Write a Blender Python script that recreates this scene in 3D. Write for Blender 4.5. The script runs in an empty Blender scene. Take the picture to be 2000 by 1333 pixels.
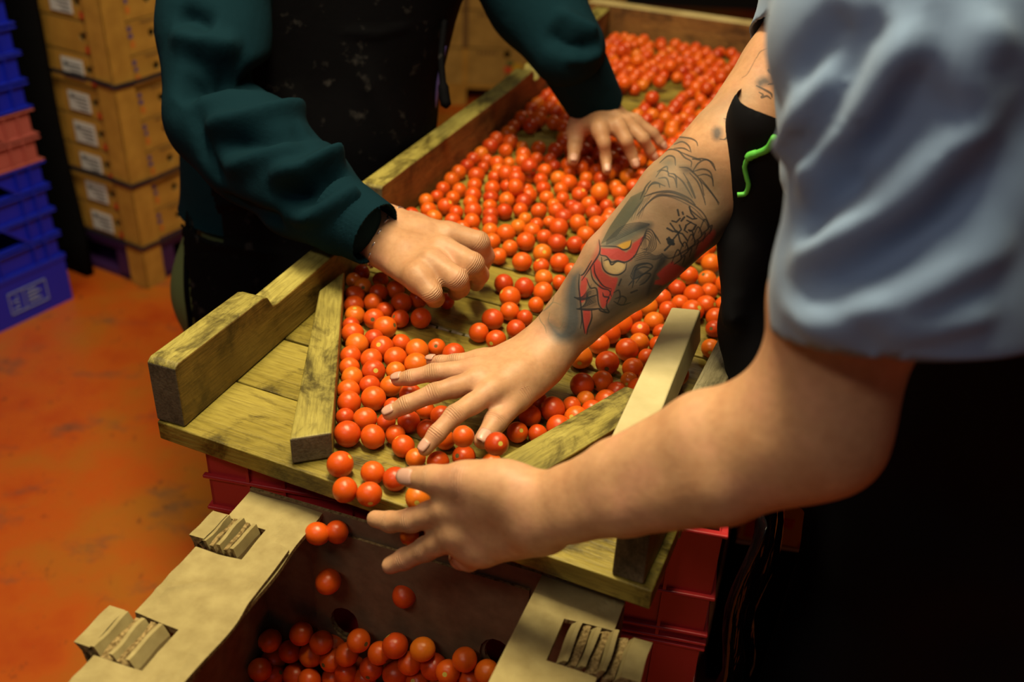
import bpy, bmesh, math, random
import numpy as np
from mathutils import Vector, Matrix, bvhtree
random.seed(7); rng = np.random.default_rng(7)
scn = bpy.context.scene
COL = scn.collection

# ------------------------------------------------------------------ camera, world, lights, exposure
FPX = 1944.0                                    # focal length in pixels of the 2000 px wide frame (35 mm lens)
def _axes():
    d = np.array([850 - 1000, 3800 - 666.5, FPX]); d /= np.linalg.norm(d)      # straight down as the lens sees it
    up = -d; y = np.array([0, 0, 1.]) - up * up[2]; y /= np.linalg.norm(y)
    return np.array([np.cross(y, up), y, up])
ROT = _axes(); CAM = np.array([0, 0, 1.5])
cam_data = bpy.data.cameras.new('camera'); cam = bpy.data.objects.new('camera', cam_data); COL.objects.link(cam)
M = np.eye(4); M[:3, 0] = ROT[:, 0]; M[:3, 1] = -ROT[:, 1]; M[:3, 2] = -ROT[:, 2]; M[:3, 3] = CAM
cam.matrix_world = Matrix(M.tolist())
cam_data.sensor_width = 36; cam_data.lens = 36 * FPX / 2000; cam_data.clip_start = 0.02
cam_data.dof.use_dof = True; cam_data.dof.focus_distance = 1.04; cam_data.dof.aperture_fstop = 3.6
scn.camera = cam

world = bpy.data.worlds.new('world'); scn.world = world; world.use_nodes = True
world.node_tree.nodes['Background'].inputs[0].default_value = (0.25, 0.33, 0.5, 1)
world.node_tree.nodes['Background'].inputs[1].default_value = 0.004
def area(name, loc, target, sx, sy, power, col):
    l = bpy.data.lights.new(name, 'AREA'); l.shape = 'RECTANGLE'; l.size = sx; l.size_y = sy; l.energy = power; l.color = col
    o = bpy.data.objects.new(name, l); COL.objects.link(o); o.location = loc
    o.rotation_euler = (Vector(target) - Vector(loc)).to_track_quat('-Z', 'Y').to_euler()
    return o
area('ceiling_tube_light', (-0.15, 0.92, 2.60), (-0.05, 0.98, 0.9), 1.1, 0.20, 50, (1.0, 0.86, 0.52))
area('ceiling_tube_light', (-0.75, -0.35, 2.45), (-0.05, 0.85, 0.9), 0.9, 0.20, 6.5, (1.0, 0.86, 0.72))
area('ceiling_tube_light', (0.9, 2.9, 2.8), (0.3, 2.3, 0.9), 1.3, 0.30, 9, (1.0, 0.84, 0.55))
area('ceiling_tube_light', (-1.1, 0.9, 2.8), (-1.2, 1.9, 0.0), 1.3, 0.30, 13, (1.0, 0.80, 0.50))
area('cool_fill_light', (0.2, -1.6, 2.2), (0.4, 0.8, 1.1), 1.2, 1.0, 1.2, (0.55, 0.72, 1.0))  # added cool fill from behind the camera, no actual door there
vs = scn.view_settings
vs.view_transform = 'Standard'; vs.look = 'None'; vs.exposure = 0.0; vs.gamma = 1.0; vs.use_curve_mapping = False

# ------------------------------------------------------------------ measuring helpers
def ray(u, v): return ROT @ np.array([(u - 1000) / FPX, (v - 666.5) / FPX, 1.0])
def D(u, v, d): return CAM + ray(u, v) * d                     # the point at depth d
def PZ(u, v, z): r = ray(u, v); return CAM + r * ((z - CAM[2]) / r[2])   # the point at height z
def proj(p):
    c = (np.asarray(p) - CAM) @ ROT
    return np.stack([c[..., 0] / c[..., 2] * FPX + 1000, c[..., 1] / c[..., 2] * FPX + 666.5, c[..., 2]], -1)
T = 0.88                                         # height of the tray boards
ORG = PZ(325, 830, T); _b = PZ(1275, 1157, T) - ORG; AX = _b / np.linalg.norm(_b); AL = np.array([-AX[1], AX[0], 0])
def L(e, l, z): return ORG + AX * e + AL * l + np.array([0, 0, z - T])   # tray frame: e across, l along, z up
def toL(p): d = np.asarray(p) - ORG; return np.array([d @ AX, d @ AL, p[2]])
YAW = math.atan2(AX[1], AX[0])

# ------------------------------------------------------------------ object helpers
def tag(o, label=None, cat=None, group=None, kind=None):
    if label: o['label'] = label
    if cat: o['category'] = cat
    if group: o['group'] = group
    if kind: o['kind'] = kind
    return o
def empty(name, loc, rz=0, **k):
    o = bpy.data.objects.new(name, None); COL.objects.link(o); o.location = loc; o.rotation_euler = (0, 0, rz)
    o.empty_display_size = 0.05; return tag(o, **k)
def put(o, parent=None, loc=None, rot=None):
    COL.objects.link(o)
    if parent is not None: o.parent = parent
    if loc is not None: o.location = loc
    if rot is not None: o.rotation_euler = rot
    return o
def mesh_np(name, V, F, mats=(), smooth=True):
    """V (n,3); F list of polygons or (m,k) array"""
    me = bpy.data.meshes.new(name)
    V = np.asarray(V, dtype=np.float32)
    if isinstance(F, np.ndarray):
        m, k = F.shape
        me.vertices.add(len(V)); me.vertices.foreach_set('co', V.ravel())
        me.loops.add(m * k); me.loops.foreach_set('vertex_index', F.astype(np.int32).ravel())
        me.polygons.add(m); me.polygons.foreach_set('loop_start', np.arange(0, m * k, k, dtype=np.int32))
        me.update(calc_edges=True)
    else:
        me.from_pydata([tuple(map(float, v)) for v in V], [], F)
    for x in mats: me.materials.append(x)
    if smooth: me.polygons.foreach_set('use_smooth', np.ones(len(me.polygons), dtype=bool))
    me.update(); return me
def part(name, V, F, mat, parent=None, smooth=False, bevel=0, **k):
    """mesh part given in world coordinates, stored relative to its parent"""
    V = np.asarray(V, float)
    if parent is not None:
        inv = np.array(parent_matrix(parent).inverted()); V = V @ inv[:3, :3].T + inv[:3, 3]
    me = mesh_np(name, V, F, [mat] if not isinstance(mat, (list, tuple)) else mat, smooth)
    bm = bmesh.new(); bm.from_mesh(me); bmesh.ops.recalc_face_normals(bm, faces=bm.faces); bm.to_mesh(me); bm.free()
    o = put(bpy.data.objects.new(name, me), parent)
    if bevel: bev(o, bevel)
    return tag(o, **k)
def parent_matrix(p):
    m = Matrix.Identity(4)
    while p is not None: m = p.matrix_basis @ m; p = p.parent
    return m
def bev(o, w, seg=2):
    b = o.modifiers.new('bevel', 'BEVEL'); b.width = w; b.segments = seg; b.limit_method = 'ANGLE'; b.angle_limit = 0.6
    for p in o.data.polygons: p.use_smooth = True
    w = o.modifiers.new('wn', 'WEIGHTED_NORMAL'); w.keep_sharp = True
BOXF = [(0, 3, 2, 1), (4, 5, 6, 7), (0, 1, 5, 4), (1, 2, 6, 5), (2, 3, 7, 6), (3, 0, 4, 7)]
def hexa(bot, top): return list(bot) + list(top)
def box_local(name, lo, hi, mat, parent, bevel=0, **k):
    """box in the local frame of its parent"""
    (x0, y0, z0), (x1, y1, z1) = lo, hi
    V = [(x0, y0, z0), (x1, y0, z0), (x1, y1, z0), (x0, y1, z0), (x0, y0, z1), (x1, y0, z1), (x1, y1, z1), (x0, y1, z1)]
    me = mesh_np(name, V, BOXF, [mat], False); o = put(bpy.data.objects.new(name, me), parent)
    if bevel: bev(o, bevel)
    return tag(o, **k)
def join_boxes(name, boxes, mat, parent, bevel=0, **k):
    V, F = [], []
    for lo, hi in boxes:
        (x0, y0, z0), (x1, y1, z1) = lo, hi; n = len(V)
        V += [(x0, y0, z0), (x1, y0, z0), (x1, y1, z0), (x0, y1, z0), (x0, y0, z1), (x1, y0, z1), (x1, y1, z1), (x0, y1, z1)]
        F += [tuple(i + n for i in f) for f in BOXF]
    me = mesh_np(name, V, F, [mat], False); o = put(bpy.data.objects.new(name, me), parent)
    if bevel: bev(o, bevel)
    return tag(o, **k)
def copy_tree(o, parent=None):
    c = o.copy(); COL.objects.link(c); c.parent = parent
    for ch in [x for x in COL.objects if x.parent == o and x != c]: copy_tree(ch, c)
    return c

# ------------------------------------------------------------------ materials
def mat(name, base=(.5, .5, .5), rough=.6, spec=.5, **kw):
    m = bpy.data.materials.new(name); m.use_nodes = True
    b = m.node_tree.nodes['Principled BSDF']
    b.inputs['Base Color'].default_value = (*base, 1); b.inputs['Roughness'].default_value = rough
    b.inputs['Specular IOR Level'].default_value = spec
    for k, v in kw.items(): b.inputs[k].default_value = v
    return m
def nodes(m): return m.node_tree.nodes, m.node_tree.links, m.node_tree.nodes['Principled BSDF']
def noise(m, scale, detail=4, stretch=(1, 1, 1), rough=.55, coord='Object', dist=0.0):
    n, l, b = nodes(m)
    tc = n.new('ShaderNodeTexCoord'); mp = n.new('ShaderNodeMapping'); mp.inputs['Scale'].default_value = stretch
    l.new(tc.outputs[coord], mp.inputs[0]); t = n.new('ShaderNodeTexNoise')
    t.inputs['Scale'].default_value = scale; t.inputs['Detail'].default_value = detail; t.inputs['Roughness'].default_value = rough
    t.inputs['Distortion'].default_value = dist
    l.new(mp.outputs[0], t.inputs['Vector']); return t.outputs['Fac']
def ramp(m, fac, stops):
    n, l, b = nodes(m); r = n.new('ShaderNodeValToRGB'); e = r.color_ramp.elements
    while len(e) < len(stops): e.new(0.5)
    for el, (p, c) in zip(e, stops): el.position = p; el.color = (*c, 1)
    l.new(fac, r.inputs[0]); return r.outputs[0]
def mix(m, fac, a, b_, mode='MIX'):
    n, l, _ = nodes(m); x = n.new('ShaderNodeMix'); x.data_type = 'RGBA'; x.blend_type = mode
    for i, v in ((0, fac), (6, a), (7, b_)):
        if isinstance(v, (int, float)): x.inputs[i].default_value = v
        elif isinstance(v, tuple): x.inputs[i].default_value = (*v, 1)
        else: l.new(v, x.inputs[i])
    return x.outputs[2]
def setcol(m, s): m.node_tree.links.new(s, m.node_tree.nodes['Principled BSDF'].inputs['Base Color'])
def bump(m, fac, strength=.3, dist=.002):
    n, l, b = nodes(m); x = n.new('ShaderNodeBump'); x.inputs['Strength'].default_value = strength; x.inputs['Distance'].default_value = dist
    prev = b.inputs['Normal'].links
    if prev: l.new(prev[0].from_socket, x.inputs['Normal'])
    l.new(fac, x.inputs['Height']); l.new(x.outputs[0], b.inputs['Normal'])

def wood(name, dark, mid, light, rough=.62, stain=.5, coord='Object'):
    """weathered board: grain runs along local x"""
    m = mat(name, mid, rough, .35)
    g = noise(m, 18, 8, (.35, 4, 4), .7, coord, .8); gb = noise(m, 9, 6, (.8, 1.3, 1.3), .65, coord, .4); c = ramp(m, g, [(.15, dark), (.48, mid), (.85, light)]); c = mix(m, .5, c, ramp(m, gb, [(.34, dark), (.5, mid), (.64, light)]))
    s = noise(m, 17, 7, (.9, 1.5, 1.2), .68, coord, .5); s2 = ramp(m, s, [(.38, (.13, .10, .05)), (.51, (1, 1, 1))])
    c = mix(m, stain, c, s2, 'MULTIPLY')
    f = noise(m, 120, 3, (.25, 3, 3), .6, coord); f2 = ramp(m, f, [(.35, (.45, .42, .38)), (.55, (1, 1, 1))])
    c = mix(m, .55, c, f2, 'MULTIPLY'); setcol(m, c)
    bump(m, g, .5, .002); bump(m, f, .6, .0012); bump(m, s, .4, .003)
    return m
W_TRAY = wood('board_wood', (.09, .068, .010), (.27, .205, .032), (.44, .35, .075), .42, .85)
W_RAIL = wood('rail_wood', (.085, .045, .008), (.20, .115, .020), (.32, .20, .038), .5, .75)
W_TOP = wood('worn_top_wood', (.13, .105, .022), (.33, .27, .06), (.52, .44, .12), .5, .8)
W_GREY = wood('grey_weathered_wood', (.10, .085, .05), (.26, .22, .12), (.42, .37, .23), .6, .6)
W_END = wood('end_grain_wood', (.05, .04, .025), (.14, .11, .065), (.26, .21, .12), .8, .6)
W_BROWN = wood('red_brown_wood', (.07, .028, .008), (.20, .085, .02), (.33, .16, .04), .6, .6)
W_PALE = wood('pale_wood', (.35, .24, .09), (.55, .42, .18), (.70, .56, .28), .6, .25)

TOM = mat('tomato_skin', (.75, .07, .01), .30, .45); TOM.node_tree.nodes['Principled BSDF'].inputs['Subsurface Weight'].default_value = .12
TOM.node_tree.nodes['Principled BSDF'].inputs['Subsurface Radius'].default_value = (.006, .002, .001)
TOM.node_tree.nodes['Principled BSDF'].inputs['Subsurface Scale'].default_value = 1.0
def _tom():
    n, l, b = nodes(TOM); oi = n.new('ShaderNodeObjectInfo'); ge = n.new('ShaderNodeNewGeometry'); ad = n.new('ShaderNodeMath'); ad.operation = 'ADD'; fr = n.new('ShaderNodeMath'); fr.operation = 'FRACT'
    l.new(oi.outputs['Random'], ad.inputs[0]); l.new(ge.outputs['Random Per Island'], ad.inputs[1]); l.new(ad.outputs[0], fr.inputs[0])
    c = ramp(TOM, fr.outputs[0], [(0, (.46, .028, .004)), (.35, (.62, .062, .004)), (.75, (.70, .095, .005)), (1, (.70, .165, .009))])
    f = noise(TOM, 40, 2, coord='Object'); c = mix(TOM, ramp(TOM, f, [(.4, (0, 0, 0)), (.75, (.45, .45, .45))]), c, (.72, .17, .012))
    setcol(TOM, c); bump(TOM, noise(TOM, 60, 1), .08, .002)
_tom()
SCAR = mat('stem_scar', (.55, .42, .06), .6)
SCARD = mat('stem_scar_dark', (.12, .09, .02), .8)

def creases(m):
    """fine skin folds over the finger joints, driven by the joint coordinates stored on the mesh"""
    n, l, b = nodes(m); u = n.new('ShaderNodeAttribute'); u.attribute_name = 'joint_u'; w = n.new('ShaderNodeAttribute'); w.attribute_name = 'joint_w'
    a = n.new('ShaderNodeMath'); a.operation = 'MULTIPLY'; a.inputs[1].default_value = 2600; l.new(u.outputs['Fac'], a.inputs[0])
    ns = n.new('ShaderNodeMath'); ns.operation = 'MULTIPLY_ADD'; ns.inputs[1].default_value = 5; l.new(noise(m, 130, 2), ns.inputs[0]); l.new(a.outputs[0], ns.inputs[2])
    s = n.new('ShaderNodeMath'); s.operation = 'COSINE'; l.new(ns.outputs[0], s.inputs[0])
    p = n.new('ShaderNodeMath'); p.operation = 'MULTIPLY'; l.new(s.outputs[0], p.inputs[0]); l.new(w.outputs['Fac'], p.inputs[1])
    bump(m, p.outputs[0], .6, .0008)
    base = b.inputs['Base Color'].links[0].from_socket
    q = n.new('ShaderNodeMath'); q.operation = 'MULTIPLY'; q.inputs[1].default_value = -.18; q.use_clamp = True; l.new(p.outputs[0], q.inputs[0])
    l.new(mix(m, q.outputs[0], base, (.16, .07, .035)), b.inputs['Base Color'])
def skin(name, base, dark, red):
    m = mat(name, base, .5, .35); b = m.node_tree.nodes['Principled BSDF']
    b.inputs['Subsurface Weight'].default_value = .14; b.inputs['Subsurface Radius'].default_value = (.010, .004, .002); b.inputs['Subsurface Scale'].default_value = .8
    n1 = noise(m, 22, 4); c = ramp(m, n1, [(.3, dark), (.5, base), (.72, red)])
    n2 = noise(m, 150, 3); c = mix(m, .25, c, ramp(m, n2, [(.3, (.6, .5, .45)), (.6, (1, 1, 1))]), 'MULTIPLY')
    setcol(m, c); bump(m, n2, .25, .0008); bump(m, noise(m, 420, 2), .25, .0004); bump(m, noise(m, 40, 3), .25, .002); creases(m)
    return m
SKIN1 = skin('skin_olive', (.50, .27, .145), (.43, .21, .105), (.56, .28, .17))
SKIN2 = skin('skin_tan', (.55, .30, .16), (.47, .235, .12), (.60, .30, .18))
NAIL = mat('fingernail', (.60, .34, .26), .32, .45)
KNIT = mat('teal_jersey', (.0028, .017, .0265), .9, .06); KNIT.node_tree.nodes['Principled BSDF'].inputs['Sheen Weight'].default_value = .0
bump(KNIT, noise(KNIT, 900, 2), .4, .0006); bump(KNIT, noise(KNIT, 25, 3), .5, .004)
APR = mat('black_apron_cloth', (.003, .003, .004), .8, .05)
def _apr():
    a = noise(APR, 45, 5); c = ramp(APR, a, [(.6, (.002, .002, .003)), (.76, (.03, .028, .028))]); setcol(APR, c); bump(APR, a, .3, .003)
_apr()
BLACK = mat('black_trousers', (.004, .004, .005), .9, .1)
BLACK2 = mat('black_smooth_cloth', (.003, .003, .005), .8, .15)
GREENP = mat('olive_trousers', (.10, .13, .055), .9, .1); bump(GREENP, noise(GREENP, 300, 3), .4, .001)
SHIRT = mat('pale_blue_jersey', (.19, .275, .45), .9, .15); SHIRT.node_tree.nodes['Principled BSDF'].inputs['Sheen Weight'].default_value = .15
bump(SHIRT, noise(SHIRT, 900, 2), .3, .0005)
CARD = mat('brown_cardboard', (.42, .30, .14), .75, .2)
def _card(m, a, b, s=60):
    f = noise(m, s, 4, (1, 1, 1)); c = ramp(m, f, [(.3, a), (.7, b)])
    g = noise(m, 9, 3); c = mix(m, .35, c, ramp(m, g, [(.35, (.6, .58, .5)), (.6, (1, 1, 1))]), 'MULTIPLY'); setcol(m, c); bump(m, f, .15, .001); bump(m, g, .3, .004)
_card(CARD, (.30, .23, .095), (.40, .32, .14))
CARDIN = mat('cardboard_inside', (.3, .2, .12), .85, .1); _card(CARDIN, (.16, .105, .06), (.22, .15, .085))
CARDE = mat('cardboard_corrugation', (.30, .20, .08), .9, .1); _card(CARDE, (.10, .06, .02), (.42, .30, .13), 300)
CARTON = mat('carton_board', (.42, .22, .04), .75, .2); _card(CARTON, (.40, .20, .035), (.52, .28, .05), 20)
CARTON2 = mat('carton_board_dull', (.36, .2, .05), .75, .2); _card(CARTON2, (.34, .20, .05), (.45, .27, .07), 20)
LABEL = mat('paper_label', (.62, .62, .66), .6); INK = mat('ink_grey', (.08, .08, .1), .8)
REDINK = mat('ink_red', (.55, .05, .01), .7); BLUEINK = mat('ink_blue', (.06, .04, .22), .7); BROWNINK = mat('ink_brown', (.16, .08, .02), .8)
ORGINK = mat('ink_orange', (.6, .17, .02), .7)
RED = mat('red_crate_plastic', (.55, .030, .035), .32, .5); bump(RED, noise(RED, 60, 3), .08, .001)
BLUE = mat('blue_crate_plastic', (.006, .018, .50), .38, .5)
PINK = mat('pink_crate_plastic', (.42, .10, .085), .5, .4)
PURP = mat('purple_pallet_plastic', (.045, .015, .09), .5, .4)
FILM = mat('black_plastic_film', (.006, .005, .006), .16, .6); bump(FILM, noise(FILM, 25, 4, (1, 1, .2)), 1, .012)
STRAP = mat('dark_strap', (.02, .02, .03), .4)
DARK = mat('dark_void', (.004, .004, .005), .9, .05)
WHITE = mat('white_mark', (.6, .62, .65), .7)

FLOORM = mat('orange_painted_floor', (.6, .13, .01), .42, .4)
def _floor():
    m = FLOORM
    a = noise(m, 2.2, 6, (1, 1, 1), .6); c = ramp(m, a, [(.34, (.46, .045, .006)), (.48, (.56, .105, .009)), (.62, (.46, .15, .014))])
    g = noise(m, 5, 8, (1, 1.6, 1), .7); c = mix(m, ramp(m, g, [(.55, (0, 0, 0)), (.72, (.8, .8, .8))]), c, (.10, .075, .05))
    s = noise(m, 34, 6, (1, .5, 1), .7); c = mix(m, ramp(m, s, [(.60, (0, 0, 0)), (.72, (.8, .8, .8))]), c, (.04, .025, .02))
    setcol(m, c); bump(m, g, .3, .004); bump(m, s, .3, .002)
_floor()
WALLM = mat('dark_wall', (.03, .028, .028), .9, .1); CEIL = mat('dark_ceiling', (.05, .05, .05), .9)

# ------------------------------------------------------------------ implicit surfaces (bodies and cloth)
def smin(a, b, k):
    h = np.maximum(k - np.abs(a - b), 0) / k; return np.minimum(a, b) - h * h * k * .25
class Grid:
    def __init__(s, lo, hi, h):
        s.h = h; s.o = np.asarray(lo, float); n = np.ceil((np.asarray(hi) - s.o) / h).astype(int) + 1
        s.n = n; s.F = np.full(n, .5, np.float32)
    def window(s, lo, hi):
        a = np.clip(np.floor((lo - s.o) / s.h).astype(int), 0, s.n - 1); b = np.clip(np.ceil((hi - s.o) / s.h).astype(int) + 1, 1, s.n)
        if (b <= a).any(): return None, None
        sl = tuple(slice(i, j) for i, j in zip(a, b))
        X = [(s.o[i] + s.h * np.arange(a[i], b[i])).astype(np.float32) for i in range(3)]
        return sl, (X[0][:, None, None], X[1][None, :, None], X[2][None, None, :])
    @staticmethod
    def dist(X, seg):
        p, q, r0, r1 = seg[:4]; p = np.asarray(p, np.float32); q = np.asarray(q, np.float32)
        fl = seg[4] if len(seg) > 4 else None
        dx, dy, dz = X[0] - p[0], X[1] - p[1], X[2] - p[2]; ab = q - p; L2 = float(ab @ ab) + 1e-12
        t = np.clip((dx * ab[0] + dy * ab[1] + dz * ab[2]) / L2, 0, 1)
        dx = dx - t * ab[0]; dy = dy - t * ab[1]; dz = dz - t * ab[2]
        d2 = dx * dx + dy * dy + dz * dz
        if fl is not None:                       # (normal, factor): thinner along the normal
            nn, f = fl; dn = dx * nn[0] + dy * nn[1] + dz * nn[2]; d2 = d2 + dn * dn * (f * f - 1)
            d = np.sqrt(d2); r = r0 + (r1 - r0) * t; return (d - r) / (1 + (f - 1) * .5)
        return np.sqrt(d2) - (r0 + (r1 - r0) * t)
    def add(s, segs, k=.01, kc=.012, op='add'):
        lo = np.min([np.minimum(g[0], g[1]) - max(g[2], g[3]) for g in segs], 0) - k - 2.5 * s.h
        hi = np.max([np.maximum(g[0], g[1]) + max(g[2], g[3]) for g in segs], 0) + k + 2.5 * s.h
        sl, X = s.window(lo, hi)
        if sl is None: return
        t = None
        for g in segs:
            d = s.dist(X, g); t = d if t is None else smin(t, d, kc)
        s.F[sl] = smin(s.F[sl], t, k) if op == 'add' else -smin(-s.F[sl], t, k)
    def mesh(s):
        F = s.F; o, h = s.o, s.h; S = F < 0; cn = np.array(F.shape) - 1
        ids, pos, quads, flip = [], [], [], []
        for a in range(3):
            sl0 = [slice(None)] * 3; sl1 = [slice(None)] * 3; sl0[a] = slice(0, -1); sl1[a] = slice(1, None)
            A, B = S[tuple(sl0)], S[tuple(sl1)]; idx = np.argwhere(A != B)
            b1, b2 = [x for x in range(3) if x != a]
            ok = (idx[:, b1] > 0) & (idx[:, b2] > 0) & (idx[:, b1] < cn[b1]) & (idx[:, b2] < cn[b2]); idx = idx[ok]
            i1 = idx.copy(); i1[:, a] += 1
            f0 = F[tuple(idx.T)]; f1 = F[tuple(i1.T)]; t = f0 / (f0 - f1)
            P = idx.astype(np.float64); P[:, a] += t
            cs = []
            for d1, d2 in ((0, 0), (-1, 0), (-1, -1), (0, -1)):
                c = idx.copy(); c[:, b1] += d1; c[:, b2] += d2; cid = (c[:, 0] * cn[1] + c[:, 1]) * cn[2] + c[:, 2]
                cs.append(cid); ids.append(cid); pos.append(P)
            Q = np.stack(cs, 1); fl = (f0 < 0) ^ (a == 1); Q[~fl] = Q[~fl][:, ::-1]; quads.append(Q)
        ids = np.concatenate(ids); pos = np.concatenate(pos); Q = np.concatenate(quads)
        u, inv = np.unique(ids, return_inverse=True); cnt = np.bincount(inv)
        V = np.stack([np.bincount(inv, pos[:, i]) / cnt for i in range(3)], 1)
        V = V * h + o; Q = np.searchsorted(u, Q); return V, Q
def smooth_mesh(V, Q, n=2, lam=.5):
    E = np.concatenate([Q[:, [0, 1]], Q[:, [1, 2]], Q[:, [2, 3]], Q[:, [3, 0]]]); E = np.concatenate([E, E[:, ::-1]])
    deg = np.bincount(E[:, 0], minlength=len(V))[:, None]
    for i in range(n):
        S = np.stack([np.bincount(E[:, 0], V[E[:, 1], k], minlength=len(V)) for k in range(3)], 1) / np.maximum(deg, 1)
        V = V + lam * (S - V)
    return V
def vnormals(V, Q):
    n = np.cross(V[Q[:, 2]] - V[Q[:, 0]], V[Q[:, 3]] - V[Q[:, 1]]); N = np.zeros_like(V)
    for k in range(4):
        for j in range(3): N[:, j] += np.bincount(Q[:, k], n[:, j], minlength=len(V))
    return N / (np.linalg.norm(N, axis=1, keepdims=True) + 1e-12)
def folds(V, Q, items, pix=True):
    """press soft ridges (amp > 0) or grooves (amp < 0) into a cloth surface along measured lines"""
    N = vnormals(V, Q); tree = bvhtree.BVHTree.FromPolygons([Vector(v) for v in V], Q.tolist())
    disp = np.zeros(len(V))
    for pts, amp, wid in items:
        P = []
        for i in range(len(pts) - 1):
            for t in np.linspace(0, 1, 10, endpoint=(i == len(pts) - 2)):
                u = pts[i][0] * (1 - t) + pts[i + 1][0] * t; v = pts[i][1] * (1 - t) + pts[i + 1][1] * t
                r = Vector(ray(u, v)).normalized(); hit = tree.ray_cast(Vector(CAM), r)
                if hit[0] is not None: P.append((np.array(hit[0]), (i + t) / (len(pts) - 1)))
        if len(P) < 2: continue
        A = np.array([p for p, _ in P]); s = np.array([x for _, x in P]); best = np.full(len(V), 9.); bs = np.zeros(len(V))
        lo = A.min(0) - wid * 3; hi = A.max(0) + wid * 3
        w = np.where(((V > lo) & (V < hi)).all(1))[0]
        for i in range(len(A) - 1):
            ab = A[i + 1] - A[i]
            if np.linalg.norm(ab) > .15: continue
            t = np.clip(((V[w] - A[i]) @ ab) / (ab @ ab + 1e-12), 0, 1); d = np.linalg.norm(V[w] - A[i] - t[:, None] * ab, axis=1)
            m = d < best[w]; best[w[m]] = d[m]; bs[w[m]] = (s[i] + t * (s[i + 1] - s[i]))[m]
        disp += amp * np.exp(-(best / wid) ** 2) * np.clip(np.sin(np.pi * np.clip(bs, .02, .98)) * 1.6, 0, 1)
    return V + N * disp[:, None]
def cut(V, Q, planes):
    """open a closed cloth form: drop what lies beyond each plane (point, normal)"""
    keep = np.ones(len(V), bool); W = V.copy()
    for p, n in planes:
        n = np.asarray(n) / np.linalg.norm(n); d = (V - p) @ n; keep &= d < .004; m = (d > 0) & (d < .004); W[m] -= np.outer(d[m], n)
    fk = keep[Q].all(1); Q = Q[fk]; u = np.unique(Q); mp = np.zeros(len(V), int); mp[u] = np.arange(len(u)); return W[u], mp[Q]
def cloth(name, V, Q, m, parent, thick=.002, **k):
    inv = np.array(parent_matrix(parent).inverted()); V = V @ inv[:3, :3].T + inv[:3, 3]
    o = put(bpy.data.objects.new(name, mesh_np(name, V, np.asarray(Q), [m])), parent)
    if thick: s = o.modifiers.new('solid', 'SOLIDIFY'); s.thickness = thick; s.offset = -1
    return tag(o, **k)
def ch(pts, rads, fl=None):
    out = []
    for i in range(len(pts) - 1):
        out.append((np.asarray(pts[i]), np.asarray(pts[i + 1]), rads[i], rads[i + 1]) + ((fl,) if fl else ()))
    return out
def lerp(a, b, t): return np.asarray(a) * (1 - t) + np.asarray(b) * t
def unit(v): v = np.asarray(v, float); return v / np.linalg.norm(v)

#@@STRUCT
# ------------------------------------------------------------------ the room
def slab(name, lo, hi, m):
    o = box_local(name, lo, hi, m, None); o['kind'] = 'structure'; return o
slab('floor', (-3.2, -2.5, -.1), (4.0, 6.6, 0), FLOORM)
slab('wall_back', (-3.2, 6.6, 0), (4.0, 6.7, 3.3), WALLM)
slab('wall_left', (-3.3, -2.5, 0), (-3.2, 6.6, 3.3), WALLM)
slab('wall_right', (4.0, -2.5, 0), (4.1, 6.6, 3.3), WALLM)
slab('wall_front', (-3.2, -2.6, 0), (4.0, -2.5, 3.3), WALLM)
slab('ceiling', (-3.2, -2.5, 3.3), (4.0, 6.6, 3.4), CEIL)

def holed(name, w, h, holes, th, m, parent, loc=(0, 0, 0), rot=(0, 0, 0), outline=None, seg=14, mats=None, **k):
    """flat panel in local xz with real openings; holes: (x, z, rx, rz) or list of points"""
    bm = bmesh.new(); E = []
    def ring(pts):
        vs = [bm.verts.new((x, 0, z)) for x, z in pts]
        E.extend(bm.edges.new((vs[i], vs[(i + 1) % len(vs)])) for i in range(len(vs)))
    ring(outline or [(0, 0), (w, 0), (w, h), (0, h)])
    for q in holes:
        if len(q) == 4 and not isinstance(q[0], tuple):
            ring([(q[0] + q[2] * math.cos(2 * math.pi * i / seg), q[1] + q[3] * math.sin(2 * math.pi * i / seg)) for i in range(seg)])
        else: ring(q)
    bmesh.ops.triangle_fill(bm, use_beauty=True, use_dissolve=False, edges=E)
    bmesh.ops.recalc_face_normals(bm, faces=bm.faces)
    for f in bm.faces:
        if f.normal.y > 0: f.normal_flip()
    r = bmesh.ops.extrude_face_region(bm, geom=bm.faces[:])
    bmesh.ops.translate(bm, vec=(0, th, 0), verts=[v for v in r['geom'] if isinstance(v, bmesh.types.BMVert)])
    bmesh.ops.recalc_face_normals(bm, faces=bm.faces)
    me = bpy.data.meshes.new(name); bm.to_mesh(me); bm.free()
    for x in (mats or [m]): me.materials.append(x)
    if mats and len(mats) > 1:
        for p in me.polygons: p.material_index = 0 if abs(p.normal.y) > .9 else 1
    return tag(put(bpy.data.objects.new(name, me), parent, loc, rot), **k)

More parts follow.
